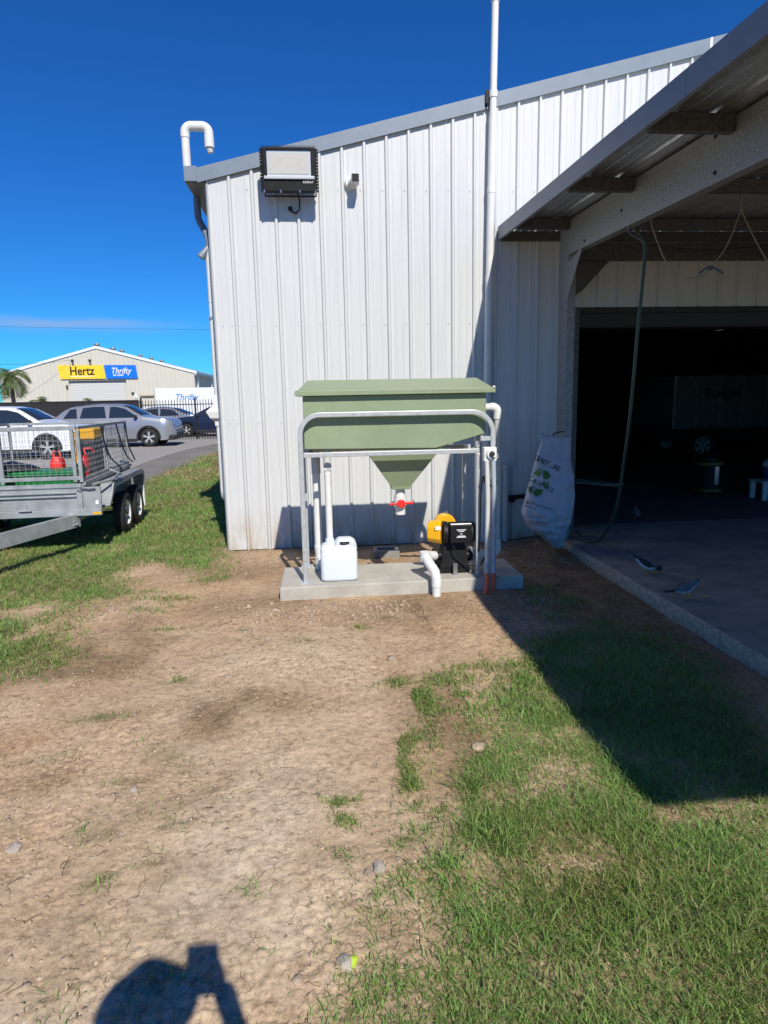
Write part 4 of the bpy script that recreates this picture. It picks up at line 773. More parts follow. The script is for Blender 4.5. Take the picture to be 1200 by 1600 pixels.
# ------------------------------------------------------------------ birds on the slab
def bird(px, py, ang, label, pitch=0.0, scale=1.0, z=.125, low=False):
    g = G(px, py, z); t = thing('bird', (g[0], g[1], z), label, 'bird', None, ang); S = scale
    def L(p): return (p[0]*S*math.cos(pitch)-(p[2]-.06)*S*math.sin(pitch), p[1]*S, (p[0]*math.sin(pitch)+(p[2]-.06)*math.cos(pitch)+.06)*S)
    st = [(-.085, .005, .012, .066), (-.065, .016, .020, .066), (-.03, .030, .032, .066), (.01, .034, .036, .068), (.045, .027, .030, .078), (.062, .019, .021, .088), (.075, .019, .019, .098), (.092, .018, .018, .104), (.106, .011, .012, .103), (.112, .004, .005, .101)]
    rings = [[L((x_, a*math.cos(2*math.pi*k/14), zc+b*math.sin(2*math.pi*k/14))) for k in range(14)] for x_, a, b, zc in st]
    mb = MB(); mb.loft(rings); body = mb.build('body', M['bird_white'], t, smooth=80)
    me = body.data; me.materials.append(M['bird_grey']); me.materials.append(M['bird_black'])
    for p in me.polygons:
        ri, ki = divmod(p.index, 14); up_ = math.sin(2*math.pi*(ki+.5)/14)
        if p.index >= 14*9: p.material_index = 2 if p.index > 14*9 else 1
        elif up_ > (.15 if ri < 5 else -.35): p.material_index = 1
        if ri >= 5 and (low or (ri >= 7 and up_ > -.1)): p.material_index = 2
    for s_ in (-1, 1):
        mb = MB(); mb.loft([[L((x_, s_*(w+.003*math.cos(2*math.pi*k/8)), zc+h*math.sin(2*math.pi*k/8))) for k in range(8)] for x_, w, h, zc in ((.035, .026, .006, .082), (.015, .034, .018, .078), (-.03, .031, .020, .074), (-.07, .016, .011, .071), (-.10, .008, .003, .069))]); mb.build('wing', M['bird_grey'] if not low else M['bird_black'], t, smooth=80)
        mb = MB(); lx = .012; mb.tube([L((lx, s_*.014, .045)), L((lx-.006, s_*.014, .028)), (lx*S+.002, s_*.014*S, .002)], .0025*S, 6); mb.tube([(lx*S-.008, s_*.014*S, .003), (lx*S+.018, s_*.014*S, .003)], .002*S, 5); mb.build('leg', M['bill'], t)
    mb = MB(); mb.hexa([L(q) for q in ((-.165, -.016, .066), (-.075, -.010, .060), (-.075, .010, .060), (-.165, .016, .066), (-.165, -.016, .070), (-.075, -.010, .070), (-.075, .010, .070), (-.165, .016, .070))]); mb.build('tail', M['bird_black'], t)
    mb = MB(); mb.tube([L((.108, 0, .101)), L((.122, 0, .099)), L((.133, 0, .095))], [.005*S, .0035*S, .0008], 8); mb.build('beak', M['bill'], t)
    for s_ in (-1, 1): mb = MB(); mb.ell(L((.097, s_*.0165, .106)), (.003*S,)*3, 8, 6); mb.build('eye', M['bill'], t)
    return t
bird(1008, 896, R(-12), 'black and white bird stooping head down to peck on the slab edge', pitch=R(-38), scale=1.35, low=True)
bird(1071, 934, R(10), 'slender grey bird standing level beside a yellow crumb on the slab', pitch=R(4), scale=1.25)
bird(994, 812, R(70), 'white bellied bird standing alone on the dark doorway floor', pitch=R(12), scale=1.25)
for px, py, lab in ((1023, 894, 'yellow crumb beside the stooping bird on the slab'), (1101, 934, 'yellow crumb ahead of the slender grey bird on the slab')):
    g = G(px, py, .125); mb = MB(); mb.ell((0, 0, .008), (.028, .012, .008), 10, 6); o = mb.build('food_crumb', M['chip'], None); o.location = (g[0], g[1], .124); tag(o, lab, 'crumb')

# ================================================================== TRAILER
td = ray(444, 628); td[2] = 0; td = td/np.linalg.norm(td); t_rz = math.atan2(td[1], td[0])-math.pi/2
# local frame: +y runs to the tail of the trailer, +x to its right side, origin on the ground below the middle of the front gate
tr_o = CC*np.array([1, 1, 0]) + td*8.27 + np.array([td[1], -td[0], 0])*(-3.30)
tr = thing('cage_trailer', (tr_o[0], tr_o[1], 0), 'galvanised tandem axle cage trailer parked on the grass beside the shed', 'trailer', None, t_rz)
hw, TL = .84, 2.43
def tp(name, mb, m, parent=None, **k): return mb.build(name, m, parent or tr, **k)
mb = MB(); mb.box(-hw, hw, .03, TL, .50, .56); tp('deck', mb, M['galv_worn'], bev=.004)
mb = MB(); mb.box(-1.05, 1.05, -.03, .028, .49, .575); tp('front_bearer', mb, M['galv_worn'], bev=.005)
for sx in (-1, 1):
    mb = MB(); mb.box(min(sx*hw, sx*(hw+.025)), max(sx*hw, sx*(hw+.025)), .0, TL, .561, .90); sd = tp('side_panel', mb, M['galv_worn'], bev=.004)
    mb = MB(); mb.box(min(sx*(hw+.0255), sx*(hw+.05)), max(sx*(hw+.0255), sx*(hw+.05)), 0, TL, .86, .90); tp('side_lip', mb, M['galv_worn'], sd)
    mb = MB(); mb.box(min(sx*(hw+.0255), sx*1.05), max(sx*(hw+.0255), sx*1.05), -.006, .026, .576, .835); fp = tp('corner_plate', mb, M['galv_worn'], bev=.004)
    if sx > 0:
        mb = MB(); mb.box(.985, 1.02, -.014, -.0065, .62, .67); tp('reflector', mb, M['inkw'], fp, bev=.003)
        mb = MB(); mb.box(.95, 1.045, -.034, -.0305, .505, .53); tp('marker_lamp', mb, M['yellow'], fp)
        mb = MB(); mb.tube([(.80, -.03, .80), (.86, -.035, .83), (.93, -.03, .81), (1.0, -.03, .82)], .009, 6); mb.tube([(.80, -.03, .82), (.83, -.03, .79)], .012, 6); tp('latch', mb, M['steel'], fp)
    # folded mudguard over both wheels
    prof_g = [(.30, .55), (.62, .80), (.74, .83), (2.25, .83), (2.42, .78), (2.50, .55)]; ins = [(.36, .55), (.64, .775), (.745, .805), (2.245, .805), (2.40, .76), (2.47, .55)]
    xa, xb = sorted((sx*(hw+.052), sx*1.06)); mb = MB()
    mb.loft([[(xa, y, z) for y, z in prof_g+ins[::-1]], [(xb, y, z) for y, z in prof_g+ins[::-1]]]); mg = tp('mudguard', mb, M['galv_worn'], bev=.003)
    xo0, xo1 = sorted((sx*1.0605, sx*1.068)); mb = MB(); lip = [(y, z-.07) if 0 < k < 5 else (y+(.05 if k == 0 else -.05), z) for k, (y, z) in enumerate(prof_g)]
    mb.loft([[(xo0, y, z) for y, z in prof_g+lip[::-1]], [(xo1, y, z) for y, z in prof_g+lip[::-1]]]); tp('guard_skirt', mb, M['galv_worn'], mg)
    mb = MB(); mb.box(min(sx*.87, sx*1.04), max(sx*.87, sx*1.04), 2.47, 2.485, .22, .55); tp('mud_flap', mb, M['pvc'], mg)
    # wheels
    for wy_ in (1.34, 2.08):
        w_ = thing('wheel_hub', (0, 0, 0), 'x', 'x'); del w_['label'], w_['category']; w_.name = 'wheel'; w_.parent = tr; w_.location = (sx*.965, wy_, .305)
        mb = MB(); mb.torus((0, 0, 0), (1, 0, 0), .235, .072, 32, 12, sq=1.15); tp('tyre', mb, M['rubber'], w_, smooth=50)
        mb = MB(); n_ = 24
        for rr_ in ((.175, .05), ):
            rings = [[(sx*x_, r_*math.cos(2*math.pi*k/n_), r_*math.sin(2*math.pi*k/n_)) for k in range(n_)] for x_, r_ in ((-.07, .18), (.055, .185), (.068, .175), (.05, .16), (.005, .14), (.015, .09), (.04, .07), (.045, .03), (.045, .001))]
            mb.loft(rings)
        tp('rim', mb, M['pvc'], w_, smooth=40)
        mb = MB()
        for k in range(8): a = 2*math.pi*k/8; mb.ell((sx*.018, .118*math.cos(a), .118*math.sin(a)), (.006, .02, .016), 8, 5)
        mb.cyl((sx*.04, 0, 0), (sx*.075, 0, 0), .032, .026, 14); tp('hub', mb, M['dark'], w_, smooth=40)
for wy_ in (1.34, 2.08): mb = MB(); mb.cyl((-.9, wy_, .305), (.9, wy_, .305), .025); tp('axle', mb, M['dark'])
for sx in (-.75, .75): mb = MB(); mb.box(sx-.03, sx+.03, .05, TL, .42, .498); tp('chassis_rail', mb, M['galv_worn'])
# front gate with two pressed swages and hinge
mb = MB(); mb.box(-hw, hw-.0, -.02, .0, .576, .86); gt = tp('front_gate', mb, M['galv_worn'], bev=.003)
for z in (.735, .78): mb = MB(); mb.box(-hw+.04, hw-.06, -.048, -.0205, z-.012, z+.012); tp('swage', mb, M['galv_worn'], gt, bev=.006)
mb = MB(); mb.box(-hw, hw, -.035, -.0205, .835, .86); tp('gate_lip', mb, M['galv_worn'], gt, bev=.004)
for xx in (-.35, .18): mb = MB(); mb.box(xx-.03, xx+.03, -.035, -.0205, .58, .65); mb.cyl((xx-.06, -.045, .578), (xx+.08, -.045, .578), .013); tp('hinge', mb, M['galv_worn'], gt)
mb = MB(); mb.box(-hw, hw, -.018, .005, .8605, .885); tp('gate_top', mb, M['galv_worn'], gt)
# cage: front, sides and tail frames with welded mesh
def frame(pts, r, name='cage_frame'): mb = MB(); [mb.beam(a, b, r, r, (0.1, .2, 1)) for a, b in zip(pts[:-1], pts[1:])]; return tp(name, mb, M['galv_worn'], bev=.003)
def bar(a, b, r=.04, up=(0, 0, 1)): mb = MB(); mb.beam(a, b, r, r, up); return tp('cage_rail', mb, M['galv_worn'], bev=.003)
zt, zb = 1.545, .93
bar((-hw, -.005, zt), (hw, -.005, zt), .05); bar((-hw, -.005, zb+.02), (hw, -.005, zb+.02), .045)
for xx in (-hw-.01, -.03, hw-.055, hw+.012): bar((xx, -.005, .90), (xx, -.005, zt-.026), .042, (0, 1, 0))
for sx in (-1, 1):
    bar((sx*hw, .02, zt), (sx*hw, TL, zt), .035); bar((sx*hw, .03, zb-.005), (sx*hw, TL, zb-.005), .035)
    for yy in (TL*.5, TL): bar((sx*hw, yy, .9), (sx*hw, yy, zt-.02), .035, (0, 1, 0))
bar((-hw, TL, zt), (hw, TL, zt), .035); bar((-hw, TL, zb), (hw, TL, zb), .035)
def mesh_panel(p0, u, v, lu, lv, s=.066):
    mb = MB(); p0 = Vector(p0); u = Vector(u); v = Vector(v); w = u.cross(v)*.004
    n = int(lu/s)
    for k in range(1, n): mb.tube([p0+u*(k*lu/n), p0+u*(k*lu/n)+v*lv], .0024, 4, caps=False)
    n = int(lv/s)
    for k in range(1, n): mb.tube([p0+v*(k*lv/n)+w, p0+v*(k*lv/n)+u*lu+w], .0024, 4, caps=False)
    tp('mesh_panel', mb, M['galv_worn'], kind='stuff')
mesh_panel((-hw, -.01, zb), (1, 0, 0), (0, 0, 1), 2*hw, zt-zb)
for sx in (-1, 1): mesh_panel((sx*hw, 0, zb), (0, 1, 0), (0, 0, 1), TL, zt-zb)
mesh_panel((-hw, TL, zb), (1, 0, 0), (0, 0, 1), 2*hw, zt-zb)
# drawbar, ramp truss, jockey wheel
for sx in (-1, 1): mb = MB(); mb.beam((sx*.75, .05, .43), (sx*.05, -1.45, .40), .06, .16); tp('drawbar', mb, M['galv_worn'], bev=.004)
mb = MB(); mb.box(-.06, .06, -1.62, -1.44, .40, .50); mb.tube([(0, -1.62, .45), (0, -1.72, .47)], [.045, .05], 12); tp('coupling', mb, M['dark'], bev=.006)
mb = MB(); a = Vector((.47, -.24, .33)); b = Vector((.77, -.04, .40)); mb.beam(a, b, .02, .02)
mb.beam(a+Vector((0, 0, .05)), b+Vector((-.1, -.05, .03)), .02, .02)
for k in range(4): p = a.lerp(b, k/4); q = a.lerp(b, (k+.6)/4)+Vector((0, 0, .045)); mb.beam(p, q, .012, .012)
tp('step_truss', mb, M['galv_worn'])
mb = MB(); mb.cyl((-.22, -.62, .12), (-.22, -.62, .78), .028); tp('jockey_post', mb, M['galv_worn'], smooth=40)
mb = MB(); mb.torus((-.22, -.62, .10), (1, .3, 0), .065, .034, 20, 8); tp('jockey_wheel', mb, M['rubber'], smooth=50)
mb = MB(); mb.torus((-.36, -.10, .72), (0, 1, 0), .20, .07, 28, 10); sw_ = tp('spare_tyre', mb, M['rubber'], smooth=50)
mb = MB(); mb.cyl((-.36, -.14, .72), (-.36, -.08, .72), .15, n=20); tp('spare_rim', mb, M['pvc'], sw_)
# straps hanging on the cage side
for pts in ([(hw+.03, .95, 1.53), (hw+.05, 1.0, 1.3), (hw+.08, 1.1, 1.1), (hw+.16, 1.25, .95), (hw+.14, 1.3, .86)], [(hw+.03, 1.75, 1.53), (hw+.05, 1.85, 1.3), (hw+.06, 2.1, 1.05), (hw+.1, 2.3, .93)], [(hw+.03, 2.3, 1.53), (hw+.05, 2.32, 1.2), (hw+.1, 2.45, .95)]):
    mb = MB(); P_ = smooth_path(pts, 4); mb.loft([[p+Vector((0, -.035, 0)), p+Vector((.006, -.035, 0)), p+Vector((.006, .035, 0)), p+Vector((0, .035, 0))] for p in P_]); tp('tie_down_strap', mb, M['dark'])
mb = MB(); mb.tube([(hw+.06, .25, .835), (hw+.22, .55, .86), (hw+.23, .9, .90), (hw+.1, .95, .95)], .018, 8); mb.tube([(hw+.21, .4, .58), (hw+.22, .62, .85)], .015, 8); tp('ratchet_bar', mb, M['galv_worn'], smooth=60)
# load, each a thing of its own standing on the deck
Mt = Matrix.Translation((tr_o[0], tr_o[1], 0)) @ Matrix.Rotation(t_rz, 4, 'Z')
def tw(p): return Mt @ Vector(p)
def load(name, p, label, cat, group=None): return thing(name, tw(p), label, cat, group, t_rz)
for xx, yy, lab in ((-.38, .42, 'ribbed green plastic crate on the trailer beneath black gear'), (.36, .42, 'ribbed green plastic crate on the trailer beside the red fuel can')):
    c_ = load('plastic_crate', (xx, yy, .561), lab, 'crate', 'green crates in the trailer')
    mb = MB(); mb.loft([rrect(-.35+i_, .35-i_, -.26+i_, .26-i_, z, .04) for i_, z in ((.03, 0), (.0, .44), (.02, .44), (.05, .02))]); tp('tub', mb, M['crate'], c_)
    mb = MB(); mb.loft([rrect(-.37, .37, -.28, .28, z, .05) for z in (.41, .46)]); tp('rim', mb, M['crate'], c_, bev=.006)
    for k in range(9): xk = -.30+.075*k; mb = MB(); mb.box(xk-.008, xk+.008, -.285, -.262, .04, .41); tp('rib', mb, M['crate'], c_)
for fx_, fy_, lab in ((.33, .82, 'red fuel can touching the back of the green crate'), (.58, 1.02, 'red fuel can standing close by the trailer cage side')):
  fc = load('fuel_can', (fx_, fy_, .561), lab, 'fuel can', 'red fuel cans in the trailer')
  mb = MB(); mb.loft([rrect(-.07+i_, .07-i_, -.11+i_, .11-i_, z, .03) for i_, z in ((.01, 0), (0, .02), (0, .52), (.02, .58), (.05, .62))]); tp('body', mb, M['red'], fc, smooth=50)
  mb = MB(); mb.tube([(-.05, 0, .60), (-.04, 0, .66), (.03, 0, .66), (.045, 0, .60)], .014, 8); tp('handle', mb, M['red'], fc, smooth=60)
  mb = MB(); mb.cyl((.02, -.05, .60), (.02, -.07, .74), .018, .012); tp('spout', mb, M['dark'], fc)
sb = load('strap_bundle', (.62, .62, .98), 'bundle of yellow ratchet straps hanging inside the cage', 'straps')
mb = MB()
for k in range(7):
    a = RNG.random(6); P_ = smooth_path([(.05*(a[0]-.5)+.02, .12*(a[1]-.5), .50), (.10*(a[2]-.5), .2*(a[3]-.5)+.05, .32), (.16*(a[4]-.5), .3*(a[5]-.5), .14), (.1*(a[1]-.5), .2*(a[2]-.5), .02), (.1*(a[3]-.5)+.03, .1*(a[4]-.5), .3)], 4)
    mb.loft([[p+Vector((0, -.017, 0)), p+Vector((.005, -.017, 0)), p+Vector((.005, .017, 0)), p+Vector((0, .017, 0))] for p in P_])
tp('webbing', mb, M['strap'], sb, kind='stuff')
ob = load('equipment_box', (.56, 1.50, .561), 'orange topped toolbox inside the trailer behind the straps', 'toolbox')
mb = MB(); mb.box(-.12, .12, -.2, .2, 0, .78); tp('body', mb, M['dark'], ob, bev=.02)
mb = MB(); mb.box(-.125, .125, -.21, .21, .781, .93); tp('lid', mb, M['strap'], ob, bev=.02)
mb = MB(); mb.tube([(-.1, -.20, .6), (-.08, -.24, .66), (.08, -.24, .66), (.1, -.20, .6)], .014, 8); tp('handle', mb, M['red'], ob)
gk = load('black_tarp', (-.2, .35, 1.02), 'crumpled black cover heaped over the green crates', 'cover')
mb = MB(); rings = []
for k in range(9):
    f = math.sin(math.pi*(k+.4)/9.2); rings.append([(-.45+.9*k/8, .24*f*math.cos(2*math.pi*j/14)*(1+.4*float(vnoise(k, j, .8, 60))), .02+.10*f*max(-.2, math.sin(2*math.pi*j/14))*(1+.8*float(vnoise(k, j, .9, 61)))) for j in range(14)])
mb.loft(rings); tp('cover', mb, M['dark'], gk, smooth=60)

# ================================================================== VEHICLES IN THE YARD
def car(name, loc, label, paint, S, group=None, rz=0.0, cat='car'):
    """S: L, W, top line [(x, z)], belt [(x, z)], front/rear wheel x, wheel radius, side windows [(x0, x1)], windscreen (x0, x1)"""
    t = thing(name, loc, label, cat, group, rz); wr = S['r']; Wd = S['W']/2
    ix = lambda tab, x: float(np.interp(x, [a for a, _ in tab], [b for _, b in tab]))
    xs = np.unique(np.concatenate([np.linspace(-S['L']/2, S['L']/2, 70)] + [np.linspace(w-wr*1.22, w+wr*1.22, 19) for w in S['wx']]))
    def sec(x):
        zt = ix(S['top'], x); zb = min(ix(S['belt'], x), zt-.015); e = abs(x)/(S['L']/2)
        w = Wd*(1-.22*max(0, (e-.78)/.22)**2); zl = .22+.10*max(0, (e-.85)/.15)
        for wx in S['wx']:
            d = abs(x-wx)
            if d < wr*1.16: zl = max(zl, wr+math.sqrt((wr*1.16)**2-d*d))
        zl = min(zl, zb-.12); gh = max(0, zt-zb); wr_ = w-.06-.42*gh if gh > .03 else w-.05
        zm = zl+(zb-zl)*.55
        return [(0, zl+.02), (w*.94, zl+.01), (w, zl+.03), (w*1.005, zm), (w*.985, zb-.05), (w*.955, zb), (wr_+.03, zt-.07*min(1, gh*3)-.004), (wr_-.06, zt-.012), (wr_*.5, zt+.012*min(1, gh*4)), (0, zt+.018*min(1, gh*4))]
    rings = []
    for x in xs:
        h = sec(x); rings.append([(x, -y, z) for y, z in h] + [(x, y, z) for y, z in h[::-1][1:-1]])
    mb = MB(); mb.loft(rings); mb.build('body', paint, t, smooth=38)
    def pane(nm, f, m=M['glass'], parent=None):
        mb = MB(); mb.add(*f); return mb.build(nm, m, parent or t, smooth=30)
    for sy in (-1, 1):
        for (x0, x1, ra, rb) in S['win']:
            vs = []; fs = []; K = 8
            for k in range(K+1):
                u = k/K; xb = x0+(x1-x0)*u; xt = x0+ra+(x1-rb-x0-ra)*u
                h0 = sec(xb); h1 = sec(xt); pb = (xb, h0[5][0]+.004, h0[5][1]+.03); pt = (xt, h1[6][0]+.006, h1[6][1]-.015)
                if pt[2] < pb[2]+.02: pt = (xt, pb[1], pb[2]+.02)
                for q in (pb, pt): vs += [(q[0], sy*q[1], q[2]), (q[0], sy*(q[1]+.004), q[2])]
            for k in range(K): a = 4*k; b = a+4; fs += [(a+1, b+1, b+3, a+3), (a, a+2, b+2, b)]
            fs += [(0, 1, 3, 2), (4*K, 4*K+2, 4*K+3, 4*K+1)]
            pane('side_window', (vs, fs))
        for wx in S['wx']:
            w = bpy.data.objects.new('wheel', None); COL.objects.link(w); w.parent = t; w.location = (wx, sy*(Wd-.11), wr)
            mb = MB(); mb.torus((0, 0, 0), (0, 1, 0), wr-.075, .078, 30, 10, sq=1.25); mb.build('tyre', M['rubber'], w, smooth=50)
            mb = MB(); rr = wr-.115; n_ = 24; mb.loft([[(r_*math.cos(2*math.pi*k/n_), sy*y_, r_*math.sin(2*math.pi*k/n_)) for k in range(n_)] for y_, r_ in ((.02, rr+.01), (.09, rr+.012), (.092, rr-.015), (.03, rr-.03), (.028, .002))]); mb.build('wheel_dish', M['dark'], w, smooth=40)
            mb = MB()
            for k in range(5):
                a = 2*math.pi*k/5+.3
                for da in (-.16, .16): mb.beam((.04*math.cos(a), sy*.082, .04*math.sin(a)), ((rr-.008)*math.cos(a+da), sy*.086, (rr-.008)*math.sin(a+da)), .032, .016, (0, 1, 0))
            mb.cyl((0, sy*.06, 0), (0, sy*.092, 0), .06, n=14); mb.build('rim', M['chrome'], w)
            if S.get('clad', True):
                mb = MB(); n_ = 18; A = []; 
                for k in range(n_+1):
                    a = R(-8+196*k/n_)
                    A.append([(wx+r_*math.cos(a), sy*y_, wr+r_*math.sin(a)) for r_, y_ in ((wr*1.12, Wd-.03), (wr*1.12, Wd+.012), (wr*1.30, Wd+.012), (wr*1.30, Wd-.03))])
                mb.loft(A); mb.build('arch_trim', M['dark'], t)
        mx = S['mirror']; h = sec(mx); mb = MB(); mb.ell((mx+.02, sy*(h[5][0]+.12), h[5][1]+.07), (.075, .10, .06), 12, 8); mb.build('mirror', S.get('mirror_mat', paint), t, smooth=60)
        hx = S['L']/2; h = sec(hx-.12); mb = MB(); mb.ell((hx-.13, sy*(h[5][0]-.16), h[5][1]-.09), (.12, .17, .035), 12, 8); mb.build('headlight', mat('headlamp', (.16, .17, .19), .1, spec=.8), t, smooth=60)
        for dx in S['doors']:
            h0 = sec(dx); mb = MB(); mb.tube([(dx, sy*(h0[2][0]+.003), h0[2][1]+.1), (dx, sy*(h0[3][0]+.003), h0[3][1]), (dx, sy*(h0[4][0]+.003), h0[4][1])], .006, 4); mb.build('door_seam', M['dark'], t)
            mb = MB(); hx_ = dx+.16; h0 = sec(hx_); mb.box(hx_-.08, hx_+.08, *sorted((sy*(h0[4][0]), sy*(h0[4][0]+.025))), h0[4][1]-.06, h0[4][1]-.03); mb.build('door_handle', paint, t, bev=.006)
        mb = MB(); mb.box(S['wx'][0]+wr*1.25 if S['wx'][0] < S['wx'][1] else S['wx'][1]+wr*1.25, max(S['wx'])-wr*1.25, *sorted((sy*(Wd-.06), sy*(Wd+.008))), .20, .33); mb.build('sill_trim', M['dark'], t, bev=.02)
    for nm, (x0, x1) in (('windscreen', S['ws']), ('rear_window', S['rw'])):
        vs = []; fs = []; K = 6
        for k in range(K+1):
            x = x0+(x1-x0)*k/K; h = sec(x); yy = h[7][0]-.02
            for f in (-1, -.5, 0, .5, 1): vs.append((x, f*yy, (h[9][1] if f == 0 else h[8][1]+.003 if abs(f) < 1 else h[7][1])+.012))
        for k in range(K):
            for j in range(4): a = 5*k+j; fs.append((a, a+1, a+6, a+5))
        mb = MB(); mb.add(vs, fs); o = mb.build(nm, M['glass'], t, smooth=40); sm = o.modifiers.new('thick', 'SOLIDIFY'); sm.thickness = .008; sm.offset = 0
    hx = S['L']/2; mb = MB(); h = sec(hx-.03); mb.box(hx-.06, hx+.012, -Wd*.55, Wd*.55, .30, h[5][1]-.16); mb.build('grille', M['dark'], t, bev=.02)
    for sx_ in (-1, 1): mb = MB(); mb.box(*sorted((sx_*(S['L']/2-.34), sx_*(S['L']/2+.006))), -Wd*.93, Wd*.93, .24, .44); mb.build('bumper', M['dark'], t, bev=.05, seg=3)
    return t
SUVS = dict(L=4.62, W=1.86, r=.35, wx=(-1.36, 1.36), top=[(-2.31, .80), (-2.26, 1.02), (-2.1, 1.15), (-1.75, 1.42), (-1.5, 1.54), (-.6, 1.63), (.2, 1.61), (.55, 1.52), (1.15, 1.17), (1.32, 1.13), (2.0, 1.05), (2.2, .98), (2.28, .86), (2.31, .62)], belt=[(-2.31, .75), (-2.2, 1.0), (-1.9, 1.10), (0, 1.09), (1.15, 1.09), (2.0, .99), (2.2, .90), (2.31, .58)],
    win=[(-1.72, -1.22, .22, .06), (-1.12, -.16, .08, .10), (-.06, 1.02, .02, .50)], ws=(.42, 1.10), rw=(-2.08, -1.62), mirror=.92, mirror_mat=M['dark'], doors=(.0, -1.02))
SEDS = dict(L=4.7, W=1.82, r=.32, wx=(-1.38, 1.40), clad=False, top=[(-2.35, .75), (-2.2, 1.0), (-1.75, 1.06), (-1.0, 1.38), (-.3, 1.46), (.3, 1.42), (1.1, 1.02), (1.9, .92), (2.25, .80), (2.35, .60)], belt=[(-2.35, .7), (-2.2, .95), (-1.7, 1.0), (0, .97), (1.1, .96), (2.2, .78), (2.35, .55)], win=[(-1.35, -.35, .35, .06), (-.26, .88, .04, .46)], ws=(.38, 1.05), rw=(-1.65, -1.05), mirror=.80, doors=(-.3, .75))
car('suv', (-7.99, 26.5, .222), 'silver five door wagon with black wheel arches parked by black sheet fence', M['silver'], SUVS, 'cars in the yard', R(-1))
car('suv', (-9.85, 21.9, .20), 'white wagon with steel spoked wheels behind the cage trailer', M['carwhite'], SUVS, 'cars in the yard', R(-1))
car('sedan', (-5.2, 33.2, .222), 'dark navy sedan behind the paling fence', M['navy'], SEDS, 'cars in the yard', R(178))
car('sedan', (-4.0, 37.0, .222), 'dark red sedan parked beyond the navy one', M['redcar'], SEDS, 'cars in the yard', R(178))
car('sedan', (-9.8, 37.5, .222), 'white sedan half hidden behind the corner where the fences meet', M['carwhite'], SEDS, 'cars in the yard', R(185))
car('sedan', (-8.6, 35.2, .222), 'pale silver sedan seen through the palings beside the sheet fence', M['silver'], SEDS, 'cars in the yard', R(176))
# box truck behind the fence
def truck(name, loc, label, txt, tm, rz=0.0, L=4.6, Hb=2.75, side=-1, sz=.62, shear=.3, tx=0.3, tz=.72, paint=M['carwhite']):
    t = thing(name, loc, label, 'truck', None, rz)
    mb = MB(); mb.box(-L/2, L/2, -1.05, 1.05, .82, Hb); bx = mb.build('box_body', paint, t, bev=.03)
    for k in range(1, int(L/.6)): mb = MB(); mb.box(-L/2+.6*k-.004, -L/2+.6*k+.004, -1.0535, -1.0505, .84, Hb-.03); mb.build('panel_joint', M['pvc_old'], bx)
    for x in (-L/2+.02, L/2-.02): mb = MB(); mb.box(x-.03, x+.03, -1.062, -1.051, .82, Hb); mb.build('edge_trim', M['chrome'], bx)
    text('lettering', txt, sz, tm, facing((tx, -1.056, .82+(Hb-.82)*tz), (1, 0, 0)), bx, shear=shear, bold=.003, ext=.003)
    mb = MB(); mb.box(-L/2, L/2+1.9, -.45, .45, .50, .78); mb.build('chassis', M['dark'], t)
    x0 = L/2+.1; mb = MB(); mb.prism([(x0, .45), (x0+1.75, .45), (x0+1.8, 1.05), (x0+1.55, 1.15), (x0+1.05, 2.0), (x0, 2.05)], 'y', -.95, .95); cab = mb.build('cab', M['carwhite'], t, bev=.06, seg=3)
    for s in (-1, 1): mb = MB(); mb.prism([(x0+.25, 1.2), (x0+1.3, 1.2), (x0+.95, 1.85), (x0+.25, 1.85)], 'y', s*.952, s*.960); mb.build('side_window', M['glass'], cab)
    mb = MB(); mb.hexa([(x0+1.56, -.8, 1.2), (x0+1.575, -.8, 1.2), (x0+1.575, .8, 1.2), (x0+1.56, .8, 1.2), (x0+1.12, -.75, 1.92), (x0+1.135, -.75, 1.92), (x0+1.135, .75, 1.92), (x0+1.12, .75, 1.92)]); mb.build('windscreen', M['glass'], cab)
    for wx in (-L/2+.9, x0+1.0):
        for s in (-1, 1):
            w = bpy.data.objects.new('wheel', None); COL.objects.link(w); w.parent = t; w.location = (wx, s*.86, .40)
            mb = MB(); mb.torus((0, 0, 0), (0, 1, 0), .30, .10, 28, 10, sq=1.1); mb.build('tyre', M['rubber'], w, smooth=50)
            mb = MB(); mb.cyl((0, s*.02, 0), (0, s*.07, 0), .22, .21, 20); mb.cyl((0, s*.071, 0), (0, s*.12, 0), .09, .07, 12); mb.build('rim', M['pvc_old'], w)
            mb = MB(); [mb.cyl((.15*math.cos(k*1.047), s*.0705, .15*math.sin(k*1.047)), (.15*math.cos(k*1.047), s*.074, .15*math.sin(k*1.047)), .04, n=10) for k in range(6)]; mb.build('rim_hole', M['dark'], w, kind='stuff')
    return t
truck('box_truck', (-9.05, 45.6, .222), 'white box truck with blue lettering behind the paling fence', 'Thrifty', M['inkb'], R(180)+R(180), L=3.9, Hb=2.62, sz=.55, tx=.05, tz=.66)
truck('box_truck', (11.55, 16.6, .118), 'white rental truck parked in the dark inside the shed', 'Budget', M['ink'], 0.0, L=6.0, Hb=2.12, sz=.34, shear=.1, tx=-1.75, tz=.66, paint=mat('shaded_white', (.20, .21, .21), .6, var=.2))  # white paint darkened: shade of the shed interior put into its colour

